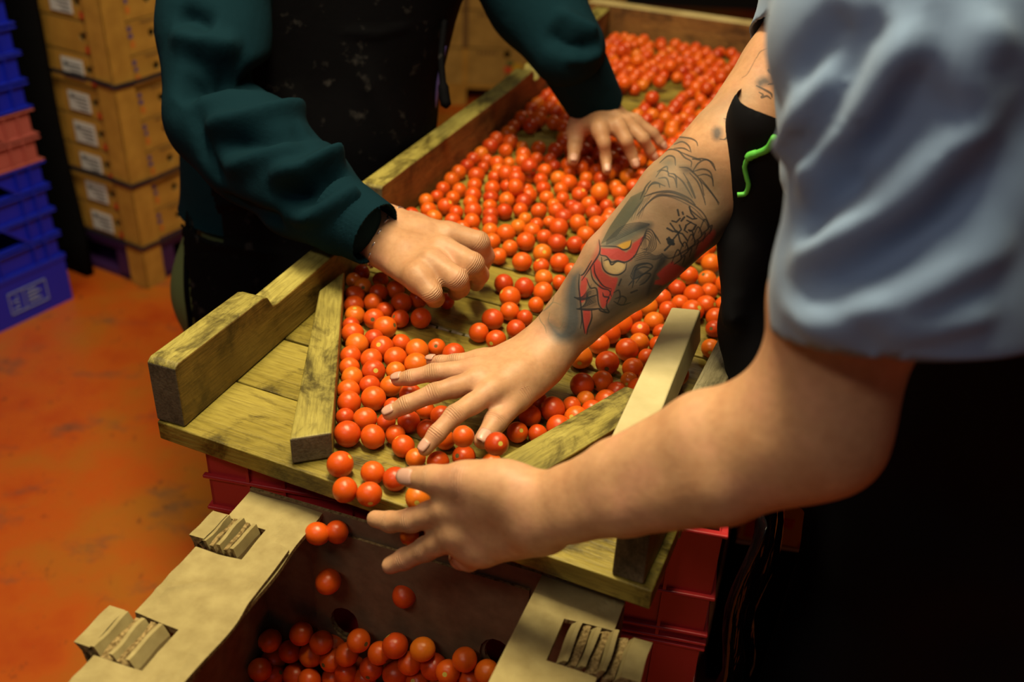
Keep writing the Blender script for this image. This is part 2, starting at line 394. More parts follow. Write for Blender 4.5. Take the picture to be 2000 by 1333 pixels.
# ------------------------------------------------------------------ plastic crates
def crate(name, label, cat, m, W, Dp, H, loc, rz, group=None, style='cut', sides=False):
    t = empty(name, loc, rz, label=label, cat=cat, group=group)
    th = .003; rec = .012 if style == 'cut' else .005
    if style == 'cut':
        cutz0, cutz1 = H * .52, H * .93
        holes = [[(.10, cutz0), (W - .10, cutz0), (W - .16, cutz1), (.16, cutz1)]]
    else: holes = []
    holed('front_panel', W - 2 * rec, H - .012, [[(x - rec, z) for x, z in q] for q in holes], th, m, t, (rec, rec, .004))
    join_boxes('back_panel', [((0, Dp - th - rec, .004), (W, Dp - rec, H - .004))], m, t)
    holed('side_panel', Dp - 2 * rec, H - .012, [], th, m, t, (W - rec, rec, .004), (0, 0, math.pi / 2))
    holed('side_panel', Dp - 2 * rec, H - .012, [], th, m, t, (rec + th, rec, .004), (0, 0, math.pi / 2))
    join_boxes('crate_floor', [((rec, rec, .004), (W - rec, Dp - rec, .009))], m, t)
    def rimz(z, hh, out=0.0):
        o = join_boxes('flange', [((-out, -out, z), (W + out, rec + .002, z + hh)), ((-out, Dp - rec, z), (W + out, Dp + out, z + hh)),
                                  ((-out, rec, z), (rec + .002, Dp - rec, z + hh)), ((W - rec - .002, rec, z), (W + out, Dp - rec, z + hh))], m, t, .0015)
        return o
    for z in ([0.0, H * .42, H * .50, H - .008] if style == 'cut' else [0.0, H * .08, H * .42, H - .006]): rimz(z, .0045)
    if style != 'cut': join_boxes('flange', [((-.0, -.0, H * .70), (W * .60, rec + .002, H * .70 + .0045))], m, t, .0015)
    xs = [.05, .09, W - .053, W - .093]
    if style == 'cut': full = xs; half = [.2 + i * (W - .4) / 3 for i in range(4)]
    else: full = sorted(xs + [.09 + (i + 1) * (W - .18) / 5 for i in range(4)]); half = []
    for x in full: join_boxes('rib', [((x, .001, .002), (x + .0035, rec + .002, H - .004))], m, t)
    for x in half: join_boxes('rib', [((x, .001, .002), (x + .0035, rec + .002, H * .43))], m, t)
    ys = [.05, .12, .2, .28, Dp - .05]
    for y in ys: join_boxes('rib', [((W - rec - .002, y, .002), (W - .001, y + .0035, H - .004))], m, t)
    if style == 'cut':                                # slanted braces of the side opening
        for s in (0, 1):
            a = (.10, .54 * H) if s == 0 else (W - .10, .54 * H); b = (.165, .95 * H) if s == 0 else (W - .165, .95 * H)
            n = .006; V = []
            for y in (0, rec + .002):
                V += [(a[0] - n, y, a[1]), (a[0] + n, y, a[1]), (b[0] + n, y, b[1]), (b[0] - n, y, b[1])]
            me = mesh_np('brace', V, BOXF, [m], False); put(bpy.data.objects.new('brace', me), t)
    return t

BZ = math.radians(60); bo = np.array([-1.300, 2.545, 0]) - .6 * np.array([math.cos(BZ), math.sin(BZ), 0])
names = ['blue plastic crate directly under the pink crate in the left stack', 'blue plastic crate second from the floor in the left stack']
base = empty('storage_tub', tuple(bo), BZ, label='dark blue tub with a pale emblem on the floor, lowest of the left stack', cat='tub')
holed('front_panel', .59, .138, [[(.13, .03), (.30, .03), (.30, .10), (.13, .10)]], .004, BLUE, base, (.005, .004, 0))
join_boxes('tub_wall', [((.005, .39, 0), (.595, .394, .138)), ((.591, .006, 0), (.595, .39, .138)), ((.005, .006, 0), (.009, .39, .138)), ((.005, .006, 0), (.595, .39, .004))], BLUE, base)
join_boxes('flange', [((0, 0, .134), (.6, .006, .144)), ((.594, 0, .134), (.6, .4, .144)), ((0, 0, .134), (.006, .4, .144))], BLUE, base, .001)
em = [((.40, 0, .035), (.52, .0035, .0375)), ((.40, 0, .098), (.52, .0035, .1005)), ((.40, 0, .035), (.4025, .0035, .1)), ((.5175, 0, .035), (.52, .0035, .1)), ((.445, 0, .035), (.447, .0035, .1))]
for i in range(4): em += [((.41 + (i % 2) * .012, 0, .048 + i * .011), (.43, .0035, .051 + i * .011)), ((.458, 0, .05 + i * .011), (.50 - (i % 2) * .012, .0035, .054 + i * .011))]
join_boxes('emblem', em, mat('emblem_white', (.22, .26, .5), .6), base, label='pale printed frame emblem')
b1 = crate('plastic_crate', names[1], 'crate', BLUE, .6, .4, .145, tuple(bo + [0, 0, .145]), BZ, 'blue crates of the left stack')
b2 = copy_tree(b1); b2.location.z = .29; b2['label'] = names[0]
pk = crate('plastic_crate', 'dusty pink plastic crate between the blue crates at the left edge', 'crate', PINK, .6, .4, .147, tuple(bo + [0, 0, .435]), BZ)
for i, lb in enumerate(['blue plastic crate resting on the pink crate', 'blue plastic crate second above the pink crate', 'blue plastic crate at the top left corner, topmost of its stack']):
    c = copy_tree(b1); c.location.z = .584 + i * .145; c['label'] = lb

# ------------------------------------------------------------------ strapped stack of fruit cartons
CZ = math.radians(62); cc = np.array([-1.108, 2.619, 0.0])
ux = np.array([math.cos(CZ), math.sin(CZ), 0]); uy = np.array([-math.sin(CZ), math.cos(CZ), 0])
CH = .092
def carton(i):
    t = empty('fruit_carton', tuple(cc + ux * .012 + uy * .012 + np.array([0, 0, .135 + i * CH])), CZ,
              label='tan carton in the strapped stack, %s' % ['lowest', 'second from the pallet', 'third from the pallet', 'fourth from the pallet', 'fifth from the pallet', 'sixth from the pallet', 'seventh from the pallet', 'eighth from the pallet', 'ninth from the pallet, at the top'][i],
              cat='carton', group='strapped cartons')
    w = .40; h = CH - .003
    holed('front_panel', w, h, [(.155, h * .52, .011, .011)], .004, CARTON, t, (0, 0, 0), mats=[CARTON, CARDE])
    holed('side_panel', w, h, [(w - .097, h * .55, .011, .011)], .004, CARTON, t, (.004, w, 0), (0, 0, -math.pi / 2), mats=[CARTON, CARDE])
    join_boxes('carton_back', [((w - .004, .004, 0), (w, w, h)), ((0, w - .004, 0), (w, w, h)), ((.004, .004, 0), (w, w, .004)), ((.03, .03, h - .012), (w, w, h - .009))], CARTON2, t)
    join_boxes('tuck_slot', [((.12, -.0012, h - .012), (w - .02, .001, h - .007))], BROWNINK, t)
    join_boxes('printed_dots', [((.078, -.0008, .018), (.092, .001, .036))], ORGINK, t)
    join_boxes('printed_marks', [((.074 + .004 * (i % 2), -.0009, .045), (.088, .001, .056)), ((.074, -.0009, .064), (.086, .001, .076))], BLUEINK, t)
    join_boxes('printed_text', [((.19 + j * .012, -.0008, h * .60 + (j * 7 % 3) * .003), (.198 + j * .012, .001, h * .78)) for j in range(10)], BROWNINK, t)
    join_boxes('printed_stamp', [((-.0008, .072, .008), (.001, .086, .026))], REDINK, t)
    join_boxes('printed_word', [((-.0008, .060 + j * .007, .058), (.001, .064 + j * .007, .066)) for j in range(4)], BROWNINK, t)
    if i not in (6,):
        lab = join_boxes('label', [((-.0015, .112, .012 + .004 * (i % 3)), (.001, .196, .070 + .004 * (i % 2)))], LABEL, t, label='white printed label')
        join_boxes('print_lines', [((-.0022, .120, .022 + j * .011), (-.001, .155 + (j * 13 % 4) * .008, .026 + j * .011)) for j in range(4)] + [((-.0022, .172, .05), (-.001, .186, .062))], INK, lab)
    return t
for i in range(9): carton(i)
p = empty('plastic_pallet', tuple(cc + ux * .01 + uy * .01), CZ, label='dark purple plastic pallet under the strapped cartons', cat='pallet')
join_boxes('pallet_deck', [((0, 0, .095), (.82, .82, .13))], PURP, p, .003)
for x in (0, .34, .70):
    for y in (0, .34, .70): join_boxes('pallet_foot', [((x, y, 0), (x + .12, y + .12, .095))], PURP, p, .004)
join_boxes('pallet_skid', [((0, 0, 0), (.82, .1, .02)), ((0, 0, 0), (.1, .82, .02)), ((.72, 0, 0), (.82, .82, .02))], PURP, p, .002)
for hgt, nm in ((.626, 'upper'), (.338, 'middle'), (.140, 'lowest')):
    pts = [(-.004, .40), (-.006, .2), (-.007, .09), (-.008, .0), (-.002, -.006), (.09, -.006), (.2, -.004), (.40, -.004)]
    V = []; F = []
    for j, (x, y) in enumerate(pts):
        q = cc + ux * x + uy * y; sg = .012 * math.sin(j * .9)
        for dz in (-.006, .006): V.append((q[0], q[1], hgt + dz + sg * .5))
    for j in range(len(pts) - 1): F.append((2 * j, 2 * j + 2, 2 * j + 3, 2 * j + 1))
    o = part('strap', V, F, STRAP, None, label='dark packing strap around the cartons, %s of three' % nm, cat='strap', group='packing straps')
    s = o.modifiers.new('s', 'SOLIDIFY'); s.thickness = .003
po = empty('corner_protector', tuple(cc), CZ, label='tan cardboard corner post running down the strapped cartons to the floor', cat='corner post')
join_boxes('post', [((-.002, -.002, 0), (.070, .003, .99)), ((-.002, -.002, 0), (.003, .066, .99))], CARTON, po, .001)

# tall black-covered stack standing between the crates and the cartons
bk = cc + uy * .205 - ux * .048; t = empty('black_sheet', tuple(bk), CZ, label='tall black sheet standing between the blue crates and the cartons', cat='sheet')
V, F = [], []; per = [(0, 0), (.022, .004), (.026, .12), (.024, .26), (.02, .42), (.0, .42), (-.004, .26), (-.002, .12)]
for zz in np.linspace(0, 1.35, 12):
    for k, (x, y) in enumerate(per): V.append(bk + ux * (x + .004 * math.sin(zz * 9 + k)) + uy * (y + .004 * math.cos(zz * 7 + k * 2)) + np.array([0, 0, zz]))
for i in range(11):
    for k in range(8): F.append((i * 8 + k, i * 8 + (k + 1) % 8, (i + 1) * 8 + (k + 1) % 8, (i + 1) * 8 + k))
F += [tuple(range(8)), tuple(range(88, 96))]
part('sheet_body', V, F, DARK, t, True)
# cartons far behind the table
g0 = PZ(868, 163, .10)
for i in range(3):
    for j, dx in enumerate((0, .41)):
        if i == 0 and j == 1: pass
        t = empty('printed_carton', (g0[0] - .02 + dx, g0[1] + .02 * j, .10 + i * .166), .06,
                  label=['plain tan carton left of the printed one, far behind the table, %s', 'tan carton with a printed fruit picture far behind the table, %s'][j] % ['lowest row', 'second row', 'third row'][i], cat='carton', group='far cartons')
        holed('front_panel', .40, .162, [(.30, .14, .016, .016)] if j == 0 else [(.06, .14, .012, .012)], .004, CARTON2, t, mats=[CARTON2, CARDE])
        join_boxes('carton_back', [((0, .296, 0), (.4, .3, .162)), ((0, .004, 0), (.004, .3, .162)), ((.396, .004, 0), (.4, .3, .162)), ((0, .004, .158), (.4, .3, .162)), ((0, .004, 0), (.4, .3, .004))], CARTON2, t)
        join_boxes('tape', [((.10, -.001, .0), (.125, .001, .162))], BROWNINK if i else CARTON, t)
        if j == 0 and i < 2:
            join_boxes('printed_fruit', [((.29, -.0012, .055), (.325, .001, .085))], REDINK, t)
            join_boxes('printed_leaves', [((.30, -.0014, .088), (.33, .001, .108)), ((.30, -.0014, .035), (.37, .001, .052))], mat('ink_green', (.05, .10, .02), .7), t)
            join_boxes('printed_yellow_fruit', [((.325, -.001, .06), (.37, .001, .10))], mat('ink_yellow', (.55, .32, .01), .7), t)
            join_boxes('printed_word', [((.17 + k * .018, -.001, .135), (.182 + k * .018, .001, .15)) for k in range(5)], BROWNINK, t)
t = empty('wooden_pallet', (g0[0] - .02, g0[1], 0), .06, label='low wooden pallet under the far cartons', cat='pallet')
for k in range(3): join_boxes('pallet_block', [((.02 + k * .36, 0, .0), (.12 + k * .36, .3, .08))], CARTON, t)
for k in range(3): join_boxes('deck_board', [((0, k * .11, .08), (.84, .08 + k * .11, .099))], CARTON, t)

# ------------------------------------------------------------------ red crates under the tray
ra = math.atan2(.1138, .534); rz = YAW + ra
fl = L(.021, .016, .0)
labs = ['red plastic crate right under the wooden tray', 'red plastic crate second from the tray', 'red plastic crate third below the tray', 'red plastic crate fourth below the tray', 'red plastic crate lowest in the stack under the tray']
c0 = crate('red_crate', labs[0], 'crate', RED, .546, .38, .155, (fl[0], fl[1], .697), rz, 'red crates under the tray', 'ribbed')
for i in range(1, 4):
    c = copy_tree(c0); c.location.z = .697 - .157 * i; c['label'] = labs[i]
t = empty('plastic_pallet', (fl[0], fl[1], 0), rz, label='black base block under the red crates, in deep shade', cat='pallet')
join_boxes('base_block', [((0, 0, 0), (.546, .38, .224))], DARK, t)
# stack carrying the rear of the table
rr = L(-.08, .60, 0)
for i, lb in enumerate(['dark red crate topmost of the rear stack below the far tray', 'dark red crate in the middle of the rear stack', 'dark red crate at the bottom of the rear stack']):
    c = copy_tree(c0); c.location = (rr[0], rr[1], .697 - .157 * i); c['label'] = lb; c['group'] = 'rear stack'; c.rotation_euler.z = YAW
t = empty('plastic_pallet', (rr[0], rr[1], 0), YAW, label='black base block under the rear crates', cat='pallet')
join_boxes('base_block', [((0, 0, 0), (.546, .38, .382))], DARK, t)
# black film hanging at the right of the crates
V, F = [], []
n1, n2 = 26, 34
for i in range(n1):
    for j in range(n2):
        a = i / (n1 - 1); z = .86 - j / (n2 - 1) * .80
        e = .575 + .014 * math.sin(a * 16 + z * 9) * (.3 + a) + .006 * math.sin(z * 31 + a * 5); l = .135 + a * .17 + .01 * math.sin(z * 17)
        V.append(L(e, l, z))
for i in range(n1 - 1):
    for j in range(n2 - 1): F.append((i * n2 + j, (i + 1) * n2 + j, (i + 1) * n2 + j + 1, i * n2 + j + 1))
o = part('plastic_film', V, F, FILM, None, True, label='crumpled glossy black plastic film hanging beside the red crates', cat='plastic film')
s = o.modifiers.new('s', 'SOLIDIFY'); s.thickness = .001
# printed box low at the right
q = D(1455, 1035, 1.65); q2 = D(1560, 1070, 1.65)
t = empty('produce_box', (q[0], q[1], 0), math.atan2(q2[1] - q[1], q2[0] - q[0]), label='yellow and red printed box in the dark right of the red crates', cat='box')
zb = float(D(1500, 1070, 1.65)[2])
YB = mat('yellow_print', (.60, .36, .04), .7)
join_boxes('box_body', [((-.01, 0, zb), (.16, .09, zb + .10))], YB, t, .002)
for lo, hi in (((-.0, -.001, zb + .01), (.03, .001, zb + .05)), ((.05, -.001, zb + .04), (.075, .001, zb + .06)), ((.09, -.001, zb + .0), (.15, .001, zb + .012))): join_boxes('red_print', [(lo, hi)], REDINK, t)
join_boxes('white_rim', [((-.01, -.003, zb - .005), (.16, .0, zb))], WHITE, t)
join_boxes('box_stand', [((-.01, .01, 0), (.16, .09, zb - .006))], DARK, t)

# ------------------------------------------------------------------ the wooden sorting tray
tray = empty('sorting_tray', tuple(L(0, 0, T)), YAW, label='worn wooden sorting tray with notched side rails resting on red crates', cat='tray')
def boardL(name, pts, z0, z1, m, parent, bevel=.002, sub=0, **k):
    """plank from a plan polygon in the tray frame; grain along its longest side"""
    P = np.array(pts, float); c = P.mean(0); ed = np.roll(P, -1, 0) - P; a = ed[np.argmax((ed ** 2).sum(1))]; ang = math.atan2(a[1], a[0])
    R = np.array([[math.cos(-ang), -math.sin(-ang)], [math.sin(-ang), math.cos(-ang)]]); Q = (P - c) @ R.T; n = len(Q)
    V = [(x, y, 0) for x, y in Q] + [(x, y, z1 - z0) for x, y in Q]
    F = [tuple(range(n - 1, -1, -1)), tuple(range(n, 2 * n))] + [(i, (i + 1) % n, n + (i + 1) % n, n + i) for i in range(n)]
    me = mesh_np(name, V, F, m if isinstance(m, list) else [m], False)
    if isinstance(m, list):
        for p in me.polygons:
            nn = p.normal
            p.material_index = 1 if (abs(nn.x) > .6 and len(m) > 1) else (2 if nn.z > .8 and len(m) > 2 else 0)
    bm = bmesh.new(); bm.from_mesh(me); bmesh.ops.recalc_face_normals(bm, faces=bm.faces); bm.to_mesh(me); bm.free()
    o = put(bpy.data.objects.new(name, me), parent); base = T if parent is not None else 0
    if parent is None:
        w = L(c[0], c[1], z0); o.location = w; o.rotation_euler = (0, 0, YAW + ang)
    else: o.location = (c[0], c[1], z0 - T); o.rotation_euler = (0, 0, ang)
    if bevel: bev(o, bevel)
    return tag(o, **k)
lim = [0, .0965, .193, .303, .384, .476]
def el(l): return (.0 if l < .3 else .0) - .12 * max(l - .45, 0) - .0 * l
for i in range(len(lim) - 1):
    a, b = lim[i] + (.0012 if i else 0), lim[i + 1] - .0012 - (.005 if i == 2 else 0)
    boardL('plank', [(-.017, a), (.515, a), (.512, b), (-.045, b)] if i == 1 or i > 2 else [(-.012 - .03 * (i > 0), a), (.516, a + .001 * i), (.514, b), (-.03 - .012 * (i > 0), b)], T - .022 - .001 * (i % 2), T - (.0008 * (i % 2)), W_TRAY, tray, .0015)
# splinters in the wide joint
for k in range(7):
    e0 = .10 + k * .018; V = [L(e0, .2975, T - .006), L(e0 + .014, .2965, T - .006), L(e0 + .015, .3005, T - .004), L(e0, .301, T - .003), L(e0, .2975, T - .002), L(e0 + .014, .2965, T - .0015), L(e0 + .015, .3005, T - .0005), L(e0, .301, T + .0005)]
    part('splinter', V, BOXF, W_GREY, tray)
def rail(name, A, B, thick, prof, m, parent, **k):
    """upright side board: A->B plan line of its inner face (tray frame), thick outward, prof = [(s, z)...] outline"""
    A = np.array(A); B = np.array(B); a = (B - A); Ln = np.linalg.norm(a); ang = math.atan2(a[1], a[0]); n = len(prof)
    V = [(s, 0, z - T) for s, z in prof] + [(s, thick, z - T) for s, z in prof]
    F = [tuple(range(n)), tuple(range(2 * n - 1, n - 1, -1))] + [(i, i + n, (i + 1) % n + n, (i + 1) % n) for i in range(n)]
    me = mesh_np(name, V, F, m, False); bm = bmesh.new(); bm.from_mesh(me); bmesh.ops.recalc_face_normals(bm, faces=bm.faces)
    for f in bm.faces: f.material_index = 2 if f.normal.z > .5 and abs(f.normal.y) < .5 else (1 if abs(f.normal.x) > .6 else 0)
    bm.to_mesh(me); bm.free()
    o = put(bpy.data.objects.new(name, me), parent); o.location = (A[0], A[1], 0); o.rotation_euler = (0, 0, ang); bev(o, .0022)
    return tag(o, **k)
rail('side_rail', (.020, .004), (-.006, .46), .034, [(0, T + .0005), (0, .951), (.006, .955), (.155, .952), (.164, .948), (.172, .934), (.182, .932), (.42, .936), (.45, .936), (.45, T + .0005)], [W_RAIL, W_END, W_TOP], tray)
rail('side_rail', (.478, .003), (.478, .47), -.029, [(0, T + .0005), (0, .944), (.004, .948), (.165, .951), (.182, .948), (.190, .933), (.196, .930), (.46, .934), (.46, T + .0005)], [W_RAIL, W_END, W_GREY], tray)
# rear tray
rear = empty('feeding_tray', tuple(L(0, .48, T)), YAW, label='longer reddish wooden tray behind, heaped with tomatoes', cat='tray')
def TR(e, l): return (e, l - .48)
k0 = .4785; i = 0
while k0 < 1.70:
    k1 = min(k0 + .095 + .012 * math.sin(i * 2.3), 1.72)
    a, b = k0 + .001, k1 - .001
    eL = lambda l: -.035 - .085 * (l - .48)
    boardL('plank', [TR(eL(a) - .03, a), TR(.515, a), TR(.513, b), TR(eL(b) - .03, b)], T - .022, T - .0008 * (i % 2), W_TRAY, rear, .0015)
    k0 = k1; i += 1
rail('side_rail', TR(-.030, .484), TR(-.066, 1.15), .034, [(0, T + .0005), (0, .951), (.004, .954), (.52, .951), (.60, .955), (.612, .953), (.616, .933), (.640, .930), (.652, .950), (.69, .950), (.69, T + .0005)], [W_BROWN, W_END, W_TOP], rear)
rail('side_rail', TR(-.068, 1.18), TR(-.11, 1.66), .034, [(0, T + .0005), (0, .948), (.48, .948), (.48, T + .0005)], [W_BROWN, W_END, W_TOP], rear)
rail('side_rail', TR(.480, .484), TR(.480, 1.66), -.03, [(0, T + .0005), (0, .938), (1.17, .938), (1.17, T + .0005)], [W_BROWN, W_END, W_GREY], rear)
rail('end_rail', TR(-.17, 1.662), TR(.55, 1.672), .05, [(0, T + .0005), (0, .953), (.72, .953), (.72, T + .0005)], [W_BROWN, W_END, W_PALE], rear)
# loose bars lying in the tray
boardL('divider_bar', [(.150, .003), (.180, .030), (.0125, .318), (.0125, .262)], T + .001, T + .032, [W_TOP, W_END, W_TOP], None, .0025, label='loose weathered bar set slantwise against the left rail', cat='wooden bar')
d = bpy.data.objects[-1] if False else None
boardL('divider_bar', [(.338, .062), (.382, .060), (.452, .235), (.408, .240)], T + .001, T + .032, [W_RAIL, W_RAIL, W_TOP], None, .0025, label='loose yellowish bar set slantwise below the pale corner strip', cat='wooden bar')
# pale edge protector lying over the right bar
zc = .9335
Vt = [(.417, .367), (.448, .377), (.470, .095), (.438, .055)]
e1 = [L(*Vt[0], zc + .012), L(*Vt[1], zc + .012), L(*Vt[2], zc + .004), L(*Vt[3], zc + .004)]
dn = [L(.415, .366, zc - .014), L(.455, .372, zc - .026), L(.473, .10, zc - .022), L(.436, .057, zc - .0)]
PALECARD = mat('pale_fibre_board', (.55, .46, .24), .7, .2); _card(PALECARD, (.50, .42, .22), (.58, .49, .27), 40)
ep = part('edge_strip', dn + e1, BOXF, PALECARD, None, bevel=.002, label='pale smooth board strip propped across the right bar and rail', cat='board strip')

# ------------------------------------------------------------------ open cardboard box catching the tomatoes
bx0 = L(.095, .006, 0); bd = math.atan2(.028, .392); BYAW = YAW + bd
box = empty('cardboard_box', (bx0[0], bx0[1], 0), BYAW, label='open brown cardboard box with folded rims in front of the tray', cat='box')
BW, BD, Z0, Z1 = .393, .50, .545, .828
def lb(x, y, z): return (x, -y, z)
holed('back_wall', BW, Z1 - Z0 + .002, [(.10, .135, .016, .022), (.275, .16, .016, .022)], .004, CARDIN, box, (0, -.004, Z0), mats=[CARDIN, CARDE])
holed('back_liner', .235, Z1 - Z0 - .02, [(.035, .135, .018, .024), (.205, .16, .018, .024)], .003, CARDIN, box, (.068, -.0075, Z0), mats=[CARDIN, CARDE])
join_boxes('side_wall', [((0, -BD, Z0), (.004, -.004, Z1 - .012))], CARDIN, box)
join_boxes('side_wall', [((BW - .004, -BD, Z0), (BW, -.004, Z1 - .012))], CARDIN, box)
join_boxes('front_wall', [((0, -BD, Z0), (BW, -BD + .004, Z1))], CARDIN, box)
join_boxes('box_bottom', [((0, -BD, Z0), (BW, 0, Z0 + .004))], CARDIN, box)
def flap(name, outline, z, th, mats, parent, seed, amp=.0021, res=.0042, edge_wave=0):
    """crumpled sheet: plan outline (box frame, y away from the crate) as a fine grid clipped to the outline"""
    r = np.random.default_rng(seed); P = np.array(outline)
    bm = bmesh.new(); vs = [bm.verts.new((x, -y, 0)) for x, y in outline]; bm.faces.new(vs)
    for ax in (0, 1):
        lo, hi = (P[:, ax].min(), P[:, ax].max()) if ax == 0 else (-P[:, 1].max(), -P[:, 1].min())
        n = int((hi - lo) / res)
        for i in range(1, n):
            co = [0, 0, 0]; co[ax] = lo + (hi - lo) * i / n; no = [0, 0, 0]; no[ax] = 1
            bmesh.ops.bisect_plane(bm, geom=bm.verts[:] + bm.edges[:] + bm.faces[:], plane_co=co, plane_no=no)
    lines = [(r.uniform(P[:, 0].min(), P[:, 0].max()), r.uniform(P[:, 1].min(), P[:, 1].max()), r.uniform(0, 3.14), r.uniform(.5, 1.3)) for _ in range(9)]
    for v in bm.verts:
        x, y = v.co.x, -v.co.y; dz = .0006 * math.sin(x * 90 + seed) + .001 * math.sin(y * 24 + seed)
        for a, b, g, s in lines:
            dd = (x - a) * math.sin(g) - (y - b) * math.cos(g); al = (x - a) * math.cos(g) + (y - b) * math.sin(g)
            dz += amp * s * math.exp(-(dd / .0034) ** 2) * max(0, 1 - (al / (.055 * s)) ** 2)
        v.co.z = dz
        if edge_wave: v.co.x += edge_wave * (math.sin(y * 31 + seed) * 1.6 + .5 * math.sin(y * 83)) * max(0, (x - P[:, 0].min()) / np.ptp(P[:, 0]))
    rr_ = bmesh.ops.extrude_face_region(bm, geom=bm.faces[:]); nv = [v for v in rr_['geom'] if isinstance(v, bmesh.types.BMVert)]
    bmesh.ops.translate(bm, vec=(0, 0, th), verts=nv); bmesh.ops.recalc_face_normals(bm, faces=bm.faces)
    me = bpy.data.meshes.new(name); 
    for f in bm.faces: f.smooth = False; f.material_index = 0 if abs(f.normal.z) > .6 else 1
    bm.to_mesh(me); bm.free()
    for m in mats: me.materials.append(m)
    return put(bpy.data.objects.new(name, me), parent, (0, 0, z))
def bxy(u, v, z=Z1):                                # pixel -> box frame (x, y away from crate)
    p = PZ(u, v, z); d = np.array(p[:2]) - bx0[:2]; c, s = math.cos(BYAW), math.sin(BYAW); return (d[0] * c + d[1] * s, -(-d[0] * s + d[1] * c))
s1 = [bxy(*q) for q in ((372, 1050), (412, 1077), (462, 1026), (428, 1003))]
s2 = [bxy(*q) for q in ((150, 1262), (190, 1290), (257, 1217), (215, 1185))]
ya, yb = min(p[1] for p in s1[2:]), max(p[1] for p in s1[:2]); yc, yd = min(p[1] for p in s2[2:]), max(p[1] for p in s2[:2])
xi = .083
ol = [(0, 0), (xi, .002), (xi + .002, .08), (xi - .001, .16), (xi + .003, .25), (xi, .38), (xi, .495), (0, .495), (0, yd), (.045, yd - .002), (.045, yc + .002), (0, yc), (0, yb), (.046, yb - .002), (.046, ya + .002), (0, ya)]
flap('rim_flap', ol, Z1 - .006, .005, [CARD, CARDE], box, 3, edge_wave=.0012)
flap('upper_layer', [(-.001, .052), (.020, .047), (xi + .001, .060), (xi + .003, .16), (xi - .001, .25), (xi + .002, .38), (xi + .001, .495), (.0, .495), (0, yd), (.045, yd - .002), (.045, yc + .002), (0, yc), (0, yb), (.046, yb - .002), (.046, ya + .002), (0, ya)] if ya > .06 else [(0, yb + .003), (.05, yb + .003), (.05, .058), (xi + .001, .066), (xi + .003, .16), (xi - .001, .25), (xi + .002, .38), (xi + .001, .495), (0, .495), (0, yd), (.045, yd - .002), (.045, yc + .002), (0, yc)], Z1 + .0, .0035, [CARD, CARDE], box, 8, edge_wave=.0012)
s3 = [bxy(*q) for q in ((1120, 1245), (1215, 1240), (1200, 1325), (1110, 1310))]
xr = BW - .080; xs_ = min(p[0] for p in s3); ye, yf = min(p[1] for p in s3), max(p[1] for p in s3)
flap('rim_flap', [(xr, .0), (BW, .0), (BW, ye), (BW - .045, ye + .002), (BW - .045, yf - .002), (BW, yf), (BW, .495), (xr + .004, .495), (xr, .3), (xr - .002, .15)], Z1 - .004, .005, [CARD, CARDE], box, 5)
def crumple(name, x0, y0, w, ln, z, seed, tilt):
    """crushed cardboard of the hand hole: a few folded plies standing in the slot"""
    r = np.random.default_rng(seed); NL = 7
    for j in range(NL):
        V = []; F = []; n = 8; xx = x0 + w * (j + .5) / NL; hh = .005 - .005 * (j % 2) + r.uniform(-.0015, .003); ex = ln * r.uniform(.0, .06)
        for i in range(n):
            y = y0 + ex + (ln - ex * 1.6) * i / (n - 1); wob = .0006 * math.sin(i * .7 + j * 2 + seed); bz = .0008 * math.sin(i * 1.1 + j * 3)
            for (dx, dz) in ((-.002, -.022), (-.002 + tilt * .3, -.003), (-.0015 + tilt, hh), ((.015 if j == 0 and seed != 3 or j == 6 and seed == 3 else .0025) + tilt, hh + .0006), (.002 + tilt * .4, -.005), (.0012, -.022)):
                V.append((xx + dx + wob, -y, z + dz + bz))
        for i in range(n - 1):
            for q in range(6): F.append((i * 6 + q, i * 6 + (q + 1) % 6, (i + 1) * 6 + (q + 1) % 6, (i + 1) * 6 + q))
        F += [tuple(range(6)), tuple(range((n - 1) * 6 + 5, (n - 1) * 6 - 1, -1))]
        me = mesh_np(name, V, F, [CARD, CARDE], False)
        bm = bmesh.new(); bm.from_mesh(me); bmesh.ops.recalc_face_normals(bm, faces=bm.faces)
        for f in bm.faces: f.material_index = 1 if (abs(f.normal.y) > .6 or (j % 2 and f.normal.z > .3)) else 0
        bm.to_mesh(me); bm.free(); put(bpy.data.objects.new(name, me), box)
crumple('crushed_tab', -.008, ya + .003, .052, yb - ya - .006, Z1 + .001, 1, -.006)
crumple('crushed_tab', -.016, yc + .003, .060, yd - yc - .006, Z1 + .002, 2, -.010)
crumple('crushed_tab', BW - .042, ye + .003, .058, yf - ye - .006, Z1 + .001, 3, .008)
# stand below the box
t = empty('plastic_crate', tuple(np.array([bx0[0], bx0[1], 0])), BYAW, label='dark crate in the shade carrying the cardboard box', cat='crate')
join_boxes('crate_body', [((.01, -.49, 0), (.38, -.01, .544))], DARK, t, .004)
